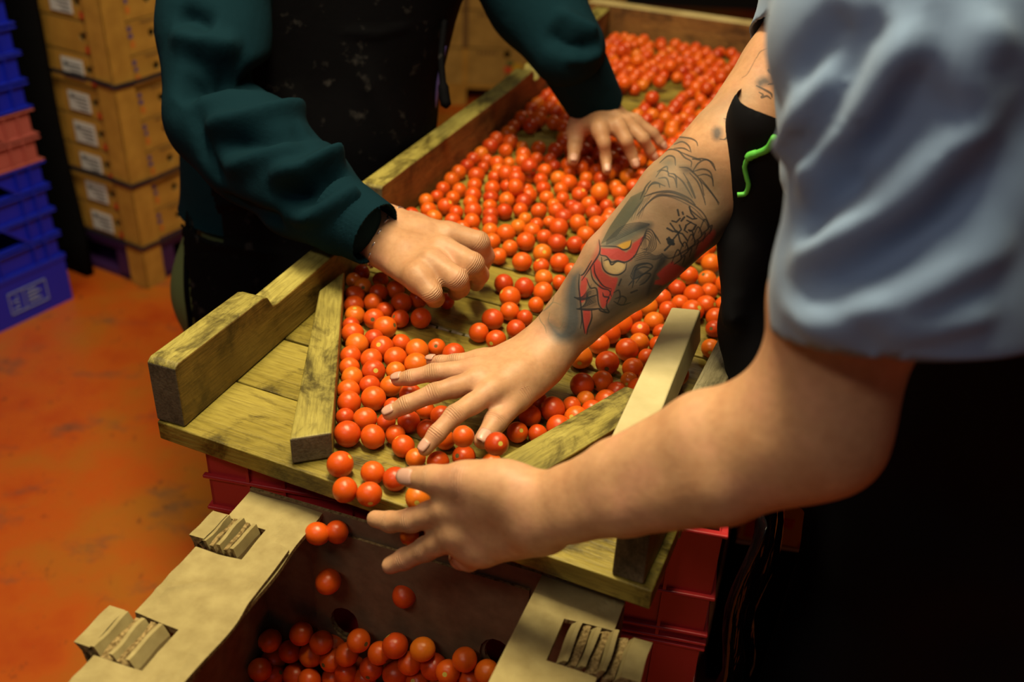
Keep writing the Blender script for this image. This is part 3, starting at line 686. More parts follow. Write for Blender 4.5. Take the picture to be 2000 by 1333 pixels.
#@@TOM
# ------------------------------------------------------------------ tomatoes
def tomato_mesh(name, seed, scar):
    r = np.random.default_rng(seed); nu, nv = 26, 16; V = []; F = []; mi = []
    ob = r.uniform(.93, 1.06); lump = r.uniform(.0, .015)
    V.append((0, 0, .93 * ob))
    for i in range(1, nv):
        ph = math.pi * i / nv
        for j in range(nu):
            th = 2 * math.pi * j / nu; rr = 1 + lump * math.cos(3 * th + seed) * math.sin(ph)
            z = math.cos(ph) * ob; dip = .07 * math.exp(-(ph / .22) ** 2)
            V.append((rr * math.sin(ph) * math.cos(th), rr * math.sin(ph) * math.sin(th), z - dip))
    V.append((0, 0, -ob)); n = len(V)
    for j in range(nu): F.append((0, 1 + j, 1 + (j + 1) % nu)); mi.append(1 if scar else 0)
    for i in range(nv - 2):
        for j in range(nu):
            a = 1 + i * nu + j; b = 1 + i * nu + (j + 1) % nu; F.append((a, a + nu, b + nu, b)); mi.append(0)
    for j in range(nu): F.append((n - 1, 1 + (nv - 2) * nu + (j + 1) % nu, 1 + (nv - 2) * nu + j)); mi.append(0)
    if scar:                                          # small dry star of the stem
        s = len(V); V.append((0, 0, .955 * ob))
        for j in range(10):
            q = .13 if j % 2 == 0 else .05; V.append((q * math.cos(j * math.pi / 5), q * math.sin(j * math.pi / 5), .925 * ob + (.012 if j % 2 else .022)))
        for j in range(10): F.append((s, s + 1 + j, s + 1 + (j + 1) % 10)); mi.append(1)
    me = mesh_np(name, V, F, [TOM, SCAR if seed % 2 else SCARD])
    me.polygons.foreach_set('material_index', mi); return me
TM = [tomato_mesh('tomato', 10 + i, True) for i in range(6)]
LIST = '''A 240,320,200;410,215,220;500,190,200;460,400,235;285,530,265;655,505,255;500,620,255;265,725,265;505,830,275;745,715,230;975,610,270;945,820,240;1215,812,280;730,925,300;265,900,270;240,1055,235;265,1215,275;485,1125,255;665,1195,310;945,1145,255;1165,1235,305;1420,1195,240;1640,1290,320;690,310,200;870,440,240;1170,560,250;1550,590,200
B 275,180,310;580,155,290;870,60,300;250,365,285;885,240,260;1155,150,310;515,400,270;790,430,280;260,580,310;585,600,330;240,810,190;460,850,310;1080,550,300;815,690,240;255,1055,350;740,900,240;590,1090,320;880,1080,270;985,1210,300;1280,1010,260;1080,900,300;1300,760,220
H 720,560,310;295,450,350;360,785,330;675,840,340;1010,640,320;1310,880,340;1270,360,270;1570,420,290;1900,380,330
G 200,800,270;405,650,240;500,865,275;530,530,250;730,715,270;610,680,230;870,500,215;885,640,225;1030,400,235;960,230,235;1120,130,210;1180,270,220;1325,190,195;1475,90,240;1480,270,260;1615,220,230;1300,30,210;1650,60,200;1720,350,215;1800,210,200;1710,480,200;660,420,260;800,330,200;310,560,230;815,935,250;240,1190,280;475,1080,245;570,1215,220;770,1100,200;340,1310,160;1110,520,200;1040,660,200;940,800,200
F 235,735,265;415,560,280;460,830,270;640,460,250;640,270,280;560,100,255;840,150,265;1060,200,260;980,370,210;720,690,260;830,540,220;1090,30,240;1280,80,190
D 590,770,245;830,790,225;960,660,230;1110,520,225;860,510,240;395,900,250;650,1035,250;130,1010,265;440,1190,275;380,1070,220;180,750,250;395,680,210;610,570,250;110,340,200;170,460,180;110,570,210;320,530,190;490,500,160;350,350,210;580,350,220;840,390,210;1060,370,210;780,290,180;1230,290,190;1280,400,190;1000,260,200;660,190,180;450,180,190;880,140,220;1400,110,220;1150,180,180;1160,60,180;1420,250,190;640,70,190;410,60,200;200,90,180;940,30,190;320,260,190;540,270,150;980,860,200;745,1110,170;160,1300,260;590,1270,240
C 160,400,200;350,220,200;380,340,220;490,160,170;570,60,190;600,290,220;700,180,190;780,80,190;980,20,200;960,150,220;740,370,190;960,350,240;695,480,215;945,490,220;1180,290,190;1190,180,200;1210,60,210;1400,210,220;1490,120,190;1360,360,210;1180,490,210;1140,600,240;820,570,200;1410,470,210;450,440,210;970,660,190;1390,640,240;1210,750,230;1440,830,210;1290,940,220
E 880,270,200;650,440,210;530,540,190;620,630,170;345,700,190;240,780,200;150,880,210;850,500,190;1060,450,160;1280,470,200;1500,490,200;1600,390,180;1070,630,190;1000,800,220;750,740,170;710,850,190;470,820,220;560,720,160;455,960,200;430,1080,220;240,1020,190;170,1110,210;670,990,220;660,1120,180;880,660,150;1250,600,170;1430,610,170;1500,700,160;1360,760,190;1190,730,110;1150,840,130;1310,880,190;1540,860,200;1130,1010,200;970,1050,200;870,970,190;860,1130,230;1350,1000,200;1390,1110,200;1570,1000,190;1600,1120,190;1870,960,190;1820,1060,210;1900,860,180;1690,780,170;40,980,180
K 860,620,90;935,625,90;890,570,75;925,540,75;950,575,75;1000,525,75;960,495,70;1030,585,75;1015,640,80;1035,675,75;1080,620,70;1060,555,70;780,690,80;975,470,60'''
FR = {'A': (640, 500, 6.667), 'B': (640, 690, 6.667), 'H': (620, 840, 6.667), 'G': (1100, 560, 5.797), 'F': (900, 540, 6.667), 'D': (1000, 360, 6.667), 'C': (780, 360, 6.667), 'E': (860, 220, 6.667), 'K': (700, 0, 2.667)}
raw = [(906, 893, 46), (1092, 800, 52), (1142, 762, 48), (1181, 750, 42), (1209, 768, 40), (1125, 790, 38), (1050, 848, 34), (1236, 720, 42), (858, 812, 44), (1012, 845, 42), (960, 905, 40), (1036, 812, 44), (1060, 790, 40), (1262, 742, 40), (830, 838, 40), (870, 860, 40)]
for line in LIST.split('\n'):
    c, rest = line.split(' ', 1); ox, oy, s = FR[c]
    for q in rest.split(';'):
        x, y, d = map(float, q.split(',')); raw.append((ox + x / s, oy + y / s, d / s))
kept = []
for x, y, d in raw:
    if all((x - a) ** 2 + (y - b) ** 2 > (.58 * min(d, e)) ** 2 for a, b, e in kept): kept.append((x, y, d))
pos = []; rad = []
for x, y, d in kept:
    r = .0125
    for _ in range(4): p = PZ(x, y, T + r); r = min(max(d * proj(p)[2] / (2 * FPX), .0098), .0150)
    e, l, _z = toL(PZ(x, y, T + r)); pos.append((e, l)); rad.append(r)
nfix = len(pos)
# fill behind and under the tattooed arm, and the heap in the rear tray
def inpoly(x, y, P):
    c = False; j = len(P) - 1
    for i in range(len(P)):
        if (P[i][1] > y) != (P[j][1] > y) and x < (P[j][0] - P[i][0]) * (y - P[i][1]) / (P[j][1] - P[i][1]) + P[i][0]: c = not c
        j = i
    return c
BARE = [[(760, 300), (940, 205), (990, 215), (900, 290), (850, 330), (800, 400)], [(1010, 250), (1085, 250), (1090, 290), (990, 290)], [(1195, 195), (1300, 150), (1350, 170), (1300, 215)], [(1170, 175), (1250, 205), (1240, 235), (1190, 215)]]
DONE = [[(640, 500), (780, 450), (940, 470), (1100, 490), (1200, 470), (1040, 620), (1130, 690), (1290, 580), (1420, 560), (1440, 640), (1180, 830), (960, 960), (640, 1050)],
        [(700, 440), (860, 440), (1000, 470), (1100, 490), (1290, 450), (1190, 560), (940, 700), (800, 900), (600, 900)]]
y = .15
while y < 1.645:
    x = -.12
    while x < .47:
        e, l = x + rng.uniform(-.006, .006), y + rng.uniform(-.005, .005); u, v, dpt = proj(L(e, l, T + .012)); r = rng.uniform(.0112, .0138)
        lo = (.03 if l < .47 else -.028 - .085 * (l - .48)) + r + .001
        if lo < e < .478 - r and not any(inpoly(u, v, P) for P in BARE + DONE) and not (l > 1.2 and rng.random() < .04):
            if all((e - a) ** 2 + (l - b) ** 2 > (.82 * (r + q)) ** 2 for (a, b), q in zip(pos, rad)): pos.append((e, l)); rad.append(r)
        x += .0255
    y += .0235
P = np.array(pos); R_ = np.array(rad); home = P.copy(); nn = len(P); fixed = np.arange(nn) < nfix
def barclear(P):
    # keep clear of rails and loose bars
    el_ = np.where(P[:, 1] < .472, .022 - .057 * P[:, 1], -.030 - .054 * (P[:, 1] - .484))
    P[:, 0] = np.where(P[:, 1] < 1.63, np.clip(P[:, 0], el_ + R_, .477 - R_), P[:, 0])
    P[:, 1] = np.minimum(P[:, 1], 1.660 - R_)
    for (a, b, side) in (((.180, .030), (.0125, .318), 1), ((.338, .062), (.408, .240), -1)):
        a = np.array(a); b = np.array(b); d = (b - a) / np.linalg.norm(b - a); n = np.array([d[1], -d[0]]) * side
        w = P - a; t = w @ d; s = w @ n; m = (t > -.01) & (t < np.linalg.norm(b - a) + .02) & (s < R_) & (s > -.05)
        P[m] += np.outer(R_[m] - s[m], n)
    return P
for it in range(140):
    d = P[:, None] - P[None]; D2 = np.sqrt((d ** 2).sum(-1)) + np.eye(nn); ov = (R_[:, None] + R_[None]) * 1.0 - D2; ov[np.eye(nn, dtype=bool)] = 0
    m = ov > 0; push = (d / D2[..., None] * (ov * m)[..., None]).sum(1) * .42; P += push
    if it < 110: P += (home - P) * np.where(fixed, .06, .02)[:, None]
    P = barclear(P)
# a few riding on top of the rear heap
top = []
TOPPX = [(1245, 118), (1262, 165), (1320, 130), (1352, 160), (1385, 175), (1225, 100), (1300, 150), (1410, 150), (1000, 330), (1040, 318), (1010, 360), (1255, 180), (1180, 370), (1020, 335)]
allp = [(L(P[i, 0], P[i, 1], T + R_[i]), R_[i]) for i in range(nn)]
for u, v in TOPPX:
    best = None
    for z in (T + .032, T + .034):
        e, l, _ = toL(PZ(u, v, z)); r = .0135; dd = np.hypot(P[:, 0] - e, P[:, 1] - l); o = np.argsort(dd)[:3]; c = P[o].mean(0)
        s = r + R_[o].mean(); h = math.sqrt(max(s * s - ((P[o] - c) ** 2).sum(1).mean(), .0001)); best = (L(c[0], c[1], T + R_[o].mean() + h), r)
    if all(np.linalg.norm(best[0] - q) > best[1] + s_ for q, s_ in top): top.append(best)
allp += top
vis = []
for p, r in allp:
    q = proj(p); vis.append((-(r / q[2]) if (-20 < q[0] < 2020 and -20 < q[1] < 1350) else 1, p, r, q))
vis.sort(key=lambda a: a[0])
def add_tomato(p, r, label, group=None, rot=None, sc=(1, 1, 1)):
    o = bpy.data.objects.new('cherry_tomato', TM[rng.integers(len(TM))]); COL.objects.link(o)
    o.location = p; o.scale = (r * sc[0], r * sc[1], r * sc[2])
    o.rotation_euler = rot or (rng.uniform(-3.1, 3.1), rng.uniform(-1.6, 1.6), rng.uniform(0, 6.2))
    return tag(o, label, 'tomato', group)
BOXT = '310,410,120;240,530,150;565,360,120;700,420,120;490,500,140;610,530,150;330,680,140;515,680,165;1045,430,140;1185,490,145;1310,510,165;1500,490,140;1550,635,155;1460,580,130;1180,640,130;1275,665,155;1855,570,130;1815,700,140;650,700,140;1400,700,130;1690,660,100;800,560,130;900,520,120;150,600,110;760,700,140;1050,700,140;1600,720,130;1980,640,110'
BFALL = [('810,440,190', 'tomato tumbling onto the heap in the box, upper of two blurred ones'), ('970,620,205', 'large bright tomato landing at the front of the box heap')]
NI = 300 - 13 - 28
ORD = ['first', 'second', 'third', 'fourth', 'fifth', 'sixth', 'seventh', 'eighth', 'ninth', 'tenth', 'eleventh', 'twelfth', 'thirteenth', 'fourteenth', 'fifteenth', 'sixteenth']
_ba, _bb = np.array([.180, .030]), np.array([.0125, .318]); _bd = (_bb - _ba) / np.linalg.norm(_bb - _ba); _bn = np.array([_bd[1], -_bd[0]])
def zone(p, r):
    e, l, z = toL(p)
    if z > T + .02: return 'top'
    if l < -.0: return 'edge'
    s = (np.array([e, l]) - _ba) @ _bn; t = (np.array([e, l]) - _ba) @ _bd
    if t > -.01 and l < .33 and s < .15: return 'bar%d' % min(int((s) / .027), 4)
    if l < .12 and e < .36: return 'front'
    if l < .16 and e >= .2: return 'right_a'
    if l < .34: return 'right_b'
    if l < .55: return 'mid'
    if l < .95: return 'rear'
    return 'far'
_cnt = {}
def tlabel(p, r, q):
    k = zone(p, r); e, l, z = toL(p); return k, (l if k.startswith('bar') else q[0])
n_ind = 0; rest = []
show = [v for v in vis if v[0] < 0][:NI]; ids_ = set(id(v) for v in show); rest = [(v[1], v[2]) for v in vis if id(v) not in ids_]
groups = {}
for v in show:
    k, o_ = tlabel(v[1], v[2], v[3])
    if k in ('mid', 'rear', 'right_b'):              # rows of one tomato's depth, counted from the near side
        l = toL(v[1])[1]; k = (k, int((l - {'mid': .34, 'rear': .55, 'right_b': .0}[k]) / .026))
    groups.setdefault(k, []).append((o_, v))
PLN = {'top': 'cherry tomato riding on top of the rear heap', 'edge': 'cherry tomato rolling over the front tray edge', 'front': 'cherry tomato on the front plank', 'right_a': 'cherry tomato between the thumb and the right bar', 'far': 'small looking cherry tomato far back in the rear tray'}
for k, lst in groups.items():
    lst.sort(key=lambda a: a[0])
    for i, (o_, v) in enumerate(lst):
        n_ = ORD[i] if i < len(ORD) else None
        if k == 'far' or n_ is None: lab, g = PLN.get(k if isinstance(k, str) else k[0], 'cherry tomato near the right end of its row in the tray'), 'tomatoes far back'
        elif isinstance(k, tuple):
            rown = ORD[min(k[1], 15)]
            lab = {'mid': '%s cherry tomato from the left in row %s of the bright middle of the tray', 'rear': '%s cherry tomato from the left in row %s before the rear hand', 'right_b': '%s cherry tomato from the left in row %s right of the hands'}[k[0]] % (n_, ORD[k[1]] if k[1] < 16 else 'last')
            g = {'mid': 'tomatoes in the middle of the tray', 'rear': 'tomatoes by the rear rail', 'right_b': 'tomatoes by the right bar'}[k[0]]
        elif k.startswith('bar'):
            c_ = int(k[3:]); lab = ('cherry tomato touching the slanting left bar, %s from the front' if c_ == 0 else 'cherry tomato in the ' + ORD[c_] + ' column from the left bar, %s from the front') % n_; g = 'tomatoes along the left bar'
        else: lab, g = PLN[k] + ', %s from the left' % n_, {'top': 'tomatoes on top of the heap', 'edge': 'tomatoes at the tray edge', 'front': 'tomatoes on the front plank', 'right_a': 'tomatoes by the right bar'}[k]
        add_tomato(v[1], v[2], lab, g)
# the many farther ones: one object of real tomatoes
if rest:
    me0 = TM[0]; nv0 = len(me0.vertices); co = np.empty(nv0 * 3, np.float32); me0.vertices.foreach_get('co', co); co = co.reshape(-1, 3)
    nb = 10; Vs = []; Fs = []; off = 0
    lowf = [tuple(p.vertices) for p in me0.polygons]
    for p, r in rest:
        ax = Matrix.Rotation(rng.uniform(0, 6), 3, Vector(rng.normal(size=3))); A = np.array(ax)
        Vs.append(co @ A.T * r + p); Fs += [tuple(i + off for i in f) for f in lowf]; off += nv0
    TOMF = TOM.copy(); TOMF.name = 'tomato_skin_far'
    gi = mesh_np('tomato_heap', np.concatenate(Vs), Fs, [TOM]); o = put(bpy.data.objects.new('tomato_heap', gi))
    tag(o, 'hundreds of farther cherry tomatoes filling the rear tray up to its end board', 'tomatoes', kind='stuff')
# falling and in the box
FALL = [(620, 1043, 48, .97, 'left one of the two tomatoes falling side by side past the tray edge'), (658, 1040, 48, .975, 'right one of the two tomatoes falling side by side past the tray edge'),
        (641, 1137, 52, 1.0, 'single orange tomato falling midway into the box'), (790, 1163, 50, 1.0, 'tomato falling below the lowest fingertip'),
        (820, 1220, 46, 1.04, 'falling tomato lowest on the right side of the box opening'), (630, 1210, 38, 1.12, 'dark tomato falling in the shade near the box corner'),
        (905, 853, 46, .93, 'bright tomato bouncing between index finger and thumb'), (970, 868, 50, .92, 'bright tomato bouncing beside the thumb nail'),
        (755, 1002, 46, .955, 'tomato dropping just behind the index fingertip of the lower hand'), (800, 1046, 40, .95, 'tomato seen between the two lower fingers, left one'), (850, 1040, 44, .94, 'tomato seen between the two lower fingers, right one')]
for u, v, d, dep, lab in FALL: add_tomato(D(u, v, dep), min(d * dep / (2 * FPX), .0135), lab, sc=(.95, .95, 1.0))
for s, lab in BFALL:
    x, y_, d = map(float, s.split(',')); u, v = 450 + x / 4, 1150 + y_ / 4; add_tomato(D(u, v, 1.08), .0145, lab)
bp = []
for s in BOXT.split(';'):
    x, y_, d = map(float, s.split(',')); u, v = 450 + x / 4, 1150 + y_ / 4; z = .612 + .010 * math.sin(x * .01 + 1)
    for _k in range(40):
        p = PZ(u, v, z); dx_, dy_ = p[0] - bx0[0], p[1] - bx0[1]
        if -dx_ * math.sin(BYAW) + dy_ * math.cos(BYAW) < -.026: break
        z += .004
    bp.append([p[0], p[1], z, .0125 if d < 150 else .0138])
bp = np.array(bp)
for it in range(120):
    d = bp[:, None, :3] - bp[None, :, :3]; q = np.linalg.norm(d, axis=2) + np.eye(len(bp)); ov = np.maximum(bp[:, None, 3] + bp[None, :, 3] - q, 0) * (1 - np.eye(len(bp))); bp[:, :3] += (d / q[..., None] * ov[..., None]).sum(1) * .4
cB, sB = math.cos(BYAW), math.sin(BYAW)
def inbox(p, r):
    dx, dy = p[0] - bx0[0], p[1] - bx0[1]; x = dx * cB + dy * sB; y = -dx * sB + dy * cB; x = min(max(x, .006 + r), BW - .006 - r); y = min(max(y, -BD + .01 + r), -.009 - r)
    return np.array([bx0[0] + x * cB - y * sB, bx0[1] + x * sB + y * cB, max(p[2], Z0 + .005 + r)])
# underlying tomatoes that carry the visible heap
supp = []
for b in list(bp):
    zz = b[2] - .024
    while zz > Z0 + .02: supp.append(np.array([b[0] + rng.uniform(-.006, .006), b[1] + rng.uniform(-.006, .006), zz])); zz -= .0245
TENS = ['', 'twenty-']
def ordn(i): return ORD[i] if i < 16 else ['seventeenth', 'eighteenth', 'nineteenth', 'twentieth', 'twenty-first', 'twenty-second', 'twenty-third', 'twenty-fourth', 'twenty-fifth', 'twenty-sixth', 'twenty-seventh', 'twenty-eighth', 'twenty-ninth', 'thirtieth'][i - 16]
for i, b in enumerate(sorted(bp.tolist(), key=lambda b: proj(b[:3])[0])): add_tomato(inbox(b, b[3]), b[3], 'dark red tomato in the shaded heap inside the cardboard box, %s from the left' % ordn(i), 'tomatoes in the box')
Vs = []; Fs = []; off = 0; cnt = 0
keep_s = []
for w in supp:
    if all(np.linalg.norm(w - k) > .020 for k in keep_s) and np.min(np.linalg.norm(bp[:, :3] - w, axis=1)) > .020: keep_s.append(w)
for w in keep_s:
    w = inbox(w, .0125); Vs.append(co * .0122 + w); Fs += [tuple(i + off for i in f) for f in lowf]; off += nv0
for layer in range(1):
    yy = .02
    while yy < .48:
        xx = .02
        while xx < BW - .02:
            w = np.array([bx0[0] + xx * cB + yy * sB, bx0[1] + xx * sB - yy * cB, Z0 + .030]) + rng.uniform(-.003, .003, 3) * [1, 1, .5]
            if np.min(np.linalg.norm(bp[:, :3] - w, axis=1)) > .022:
                Vs.append(co * .0125 + w); Fs += [tuple(i + off for i in f) for f in lowf]; off += nv0; cnt += 1
            xx += .027
        yy += .026
o = put(bpy.data.objects.new('tomato_heap', mesh_np('tomato_heap', np.concatenate(Vs), Fs, [TOM]))); tag(o, 'bottom layer of dark tomatoes covering the floor of the cardboard box', 'tomatoes', kind='stuff')
#@@PEOPLE
# ------------------------------------------------------------------ people
HZ = lambda u, v, h: PZ(u, v, T + h)
def body_mesh(parts):
    Vs, Qs, off = [], [], 0
    for V, Q in parts: Vs.append(V); Qs.append(Q + off); off += len(V)
    return np.concatenate(Vs), np.concatenate(Qs)
def nail(tip, prev, nrm, w, ln, parent, inset=0.0, lift=.0088):
    """curved nail plate lying on the back of a fingertip"""
    tip = np.asarray(tip); d = unit(tip - np.asarray(prev)); n = np.asarray(nrm) - d * (np.asarray(nrm) @ d); n = unit(n); s = np.cross(d, n)
    V, F = [], []; nu, nv = 8, 7
    for i in range(nu):
        for j in range(nv):
            a = (i / (nu - 1) - .5) * 2; b = j / (nv - 1); wd = w * (1 - .25 * max(0, b - .6) ** 1 * 2.0) * (1 - .35 * max(0, abs(b - .5) - .38) * 4)
            V.append(tip + d * (b * ln - ln * .55 - inset) + s * a * wd * .5 + n * (lift - (a * a) * w * .17 - max(0, b - .7) * .0022))
    for i in range(nu - 1):
        for j in range(nv - 1): F.append((i * nv + j, (i + 1) * nv + j, (i + 1) * nv + j + 1, i * nv + j + 1))
    o = part('fingernail', V, F, NAIL, parent, True); s_ = o.modifiers.new('s', 'SOLIDIFY'); s_.thickness = .0012; s_.offset = -1; return o
def joint_attr(me, V, Q, hands):
    N = vnormals(V, Q); U = np.zeros(len(V), np.float32); Wt = np.zeros(len(V), np.float32)
    for fingers, thumb, nrm, sc in hands:
        nrm = unit(nrm)
        for f in list(fingers) + [thumb]:
            f = [np.asarray(x, float) for x in f]
            for ji, wd, amp in ((1, .0055, 1.0), (2, .0034, .8)):
                if f is thumb or len(f) != 4: continue
                p = f[ji]; d = unit(unit(f[ji] - f[ji - 1]) + unit(f[ji + 1] - f[ji])); r = V - p; m = np.linalg.norm(r, axis=1) < .017 * sc; idx = np.where(m)[0]
                if not len(idx): continue
                u = r[idx] @ d; w = amp * np.exp(-(u / wd) ** 2) * np.clip((N[idx] @ nrm) * 1.5, 0, 1); b = w > Wt[idx]; U[idx[b]] = u[b]; Wt[idx[b]] = w[b]
    for nm, arr in (('joint_u', U), ('joint_w', Wt)): a = me.attributes.new(nm, 'FLOAT', 'POINT'); a.data.foreach_set('value', arr)
def hand(G, wrist, fingers, thumb, nrm, sc=1.0, spread=.018, wr=.026, fsc=1.0):
    """palm, four fingers and a thumb; fingers: list of [mcp, pip, dip, tip] from index to little"""
    nrm = unit(nrm); w = np.asarray(wrist); M = [np.asarray(f[0]) for f in fingers]; mid = (M[1] + M[2]) / 2; ax = unit(mid - w)
    lat = unit(M[0] - M[3]); fl = (nrm, 1.25)
    offs = [.95, .3, -.35, -.95]
    base = [w + lat * spread * o * sc + ax * .008 for o in offs]
    for i in range(4): G.add([(base[i] - nrm * .004 * sc, M[i] - nrm * .005 * sc, .0145 * sc, .0112 * sc)], k=.016 * sc)
    for i in range(3): G.add([(lerp(base[i], base[i + 1], .5) - nrm * .005 * sc, lerp(M[i], M[i + 1], .5) - nrm * .006 * sc - ax * .008 * sc, .0145 * sc, .0100 * sc)], k=.014 * sc)
    R0 = [(.0104, .0098, .0086, .0074), (.0107, .0100, .0088, .0076), (.0102, .0095, .0083, .0072), (.0092, .0084, .0074, .0065)]
    for f, r in zip(fingers, R0):
        p = [np.asarray(x, float) for x in f]; r = [x * sc * fsc for x in r]
        d = unit(p[3] - p[2]); p[3] = p[3] - d * r[3] * .9
        seg = [(p[0], p[1], r[0], r[1]), (p[1], p[2], r[1] * .97, r[2]), (p[2], p[3], r[2], r[3])]
        m1 = lerp(p[0], p[1], .5); seg.append((m1 - nrm * .0012, m1 - nrm * .0012 + unit(p[1] - p[0]) * .004, r[0] * .98, r[0] * .98))
        G.add(seg, k=.0075 * sc, kc=.004 * sc)
        G.add([(p[0] + nrm * .0005, p[0] + nrm * .0005 + unit(p[1] - p[0]) * .004, .0104 * sc, .0100 * sc)], k=.010 * sc)
    t = [np.asarray(x, float) for x in thumb]; d = unit(t[3] - t[2]); t[3] = t[3] - d * .0088 * sc
    G.add([(w + lat * spread * .6 - nrm * .004, t[0], .018 * sc, .0165 * sc), (t[0], t[1], .0165 * sc, .0132 * sc)], k=.018 * sc)
    G.add([(t[1], t[2], .0128 * sc, .0112 * sc), (t[2], t[3], .0110 * sc, .0090 * sc)], k=.008 * sc, kc=.005)
    G.add([(lerp(t[0], t[1], .4), lerp(base[0], M[0], .55), .0115 * sc, .0095 * sc), (lerp(t[0], t[1], .65), lerp(base[0], M[0], .75), .006 * sc, .006 * sc)], k=.016 * sc)

def torso_segs(sh_l, sh_r, hip, rs=.068, chest=.105, waist=.105, hipr=.12, flat=None, fl_n=None, drop=.10):
    """chest / waist / hips as cones between the shoulders and the hips"""
    sh_l, sh_r, hip = map(np.asarray, (sh_l, sh_r, hip)); mid = (sh_l + sh_r) / 2; dn = unit(hip - mid); lat = unit(sh_r - sh_l)
    ln = np.linalg.norm(hip - mid); S = []
    for s in (-1, 1):
        a = mid + lat * s * .085 + dn * .10; b = mid + dn * ln * .62 + lat * s * .055; c = hip + lat * s * .07
        S += [(a, b, chest, waist), (b, c, waist, hipr)]
    S += [(sh_l, sh_r, rs, rs), (sh_l, mid + dn * .14 - lat * .07, rs, chest), (sh_r, mid + dn * .14 + lat * .07, rs, chest)]
    return S

# ===== the person on the right: tattooed right arm, left arm scooping, pale blue shirt, black apron
p2 = empty('person', tuple(np.array([.66, .98, 0])), 0, label='person in a pale blue t-shirt and black apron with a tattooed forearm, hands sweeping tomatoes', cat='person')
# right arm (tattooed)
wR = HZ(1079, 668, .070)
eR = D(1428, 303, .985); sR = D(1668, -50, .985)
fR = [[HZ(963, 762, .058), HZ(888, 811, .052), HZ(853, 848, .041), HZ(822, 888, .026)],
      [HZ(938, 741, .060), HZ(849, 768, .053), HZ(793, 791, .042), HZ(749, 814, .029)],
      [HZ(932, 722, .058), HZ(847, 728, .051), HZ(803, 738, .043), HZ(767, 744, .033)],
      [HZ(944, 704, .052), HZ(890, 707, .047), HZ(862, 708, .042), HZ(836, 706, .034)]]
tR = [HZ(1062, 722, .052), HZ(1013, 776, .044), HZ(968, 825, .037), HZ(934, 873, .029)]
nR = unit(np.cross(fR[1][0] - wR, fR[0][0] - fR[3][0])); nR = nR if nR[2] > 0 else -nR
allp_ = np.array([wR, eR, sR] + [x for f in fR for x in f] + tR)
G = Grid(allp_.min(0) - .075, allp_.max(0) + .075, .0021)
hand(G, wR, fR, tR, nR, 1.0)
ax = unit(eR - wR); camdir = unit(CAM - lerp(wR, eR, .5)); side = unit(np.cross(ax, camdir))
def arm_at(t): return lerp(wR, eR, t)
for sg in (-1, 1):
    G.add([(wR - ax * .012 + side * sg * .007, arm_at(.12) + side * sg * .008, .0215, .0225), (arm_at(.12) + side * sg * .008, arm_at(.40) + side * sg * .012, .0225, .0325),
           (arm_at(.40) + side * sg * .012, arm_at(.75) + side * sg * .012, .0325, .0385), (arm_at(.75) + side * sg * .012, arm_at(1.0) + side * sg * .010, .0385, .0385)], k=.010, kc=.006)
G.add([(eR, lerp(eR, sR, .45), .0455, .047), (lerp(eR, sR, .45), sR, .047, .052)], k=.014, kc=.006)
armR = G.mesh(); armR = (smooth_mesh(*armR, n=2), armR[1])
# left arm
wL = D(1062, 1001, .800); eL_ = D(1596, 830, .675); sL = D(1800, 60, .575)
fL = [[D(884, 990, .838), D(803, 1017, .868), D(763, 1020, .888), D(722, 1012, .905)],
      [D(893, 1040, .842), D(832, 1073, .872), D(791, 1092, .888), D(751, 1110, .900)],
      [D(915, 1064, .850), D(900, 1090, .888), D(905, 1085, .912), D(915, 1075, .925)],
      [D(945, 1074, .842), D(918, 1096, .872), D(925, 1095, .892), D(938, 1088, .905)]]
tL = [D(985, 948, .812), D(905, 938, .822), D(846, 937, .842), D(788, 931, .862)]
nL = unit(CAM - lerp(wL, fL[1][0], .5)); lat = unit(fL[0][0] - fL[3][0]); nL = unit(nL - lat * (nL @ lat))
allp_ = np.array([wL, eL_, sL] + [x for f in fL for x in f] + tL)
G = Grid(allp_.min(0) - .085, allp_.max(0) + .085, .0021)
hand(G, wL, fL, tL, nL, 1.08, spread=.019)
ax = unit(eL_ - wL); cd = unit(CAM - lerp(wL, eL_, .5)); sd = unit(np.cross(ax, cd))
q = lambda t: lerp(wL, eL_, t)
for sg in (-1, 1):
    G.add([(wL - ax * .012 + sd * sg * .008, q(.12) + sd * sg * .008, .0215, .0225), (q(.12) + sd * sg * .008, q(.32) + sd * sg * .010, .0225, .0275),
           (q(.32) + sd * sg * .010, q(.66) + sd * sg * .012, .0275, .037), (q(.66) + sd * sg * .012, q(1.0) + sd * sg * .007, .037, .038)], k=.010, kc=.006)
G.add([(eL_, lerp(eL_, sL, .35), .040, .0515), (lerp(eL_, sL, .35), sL, .0515, .056)], k=.035, kc=.006)
armL = G.mesh(); armL = (smooth_mesh(*armL, n=2), armL[1])
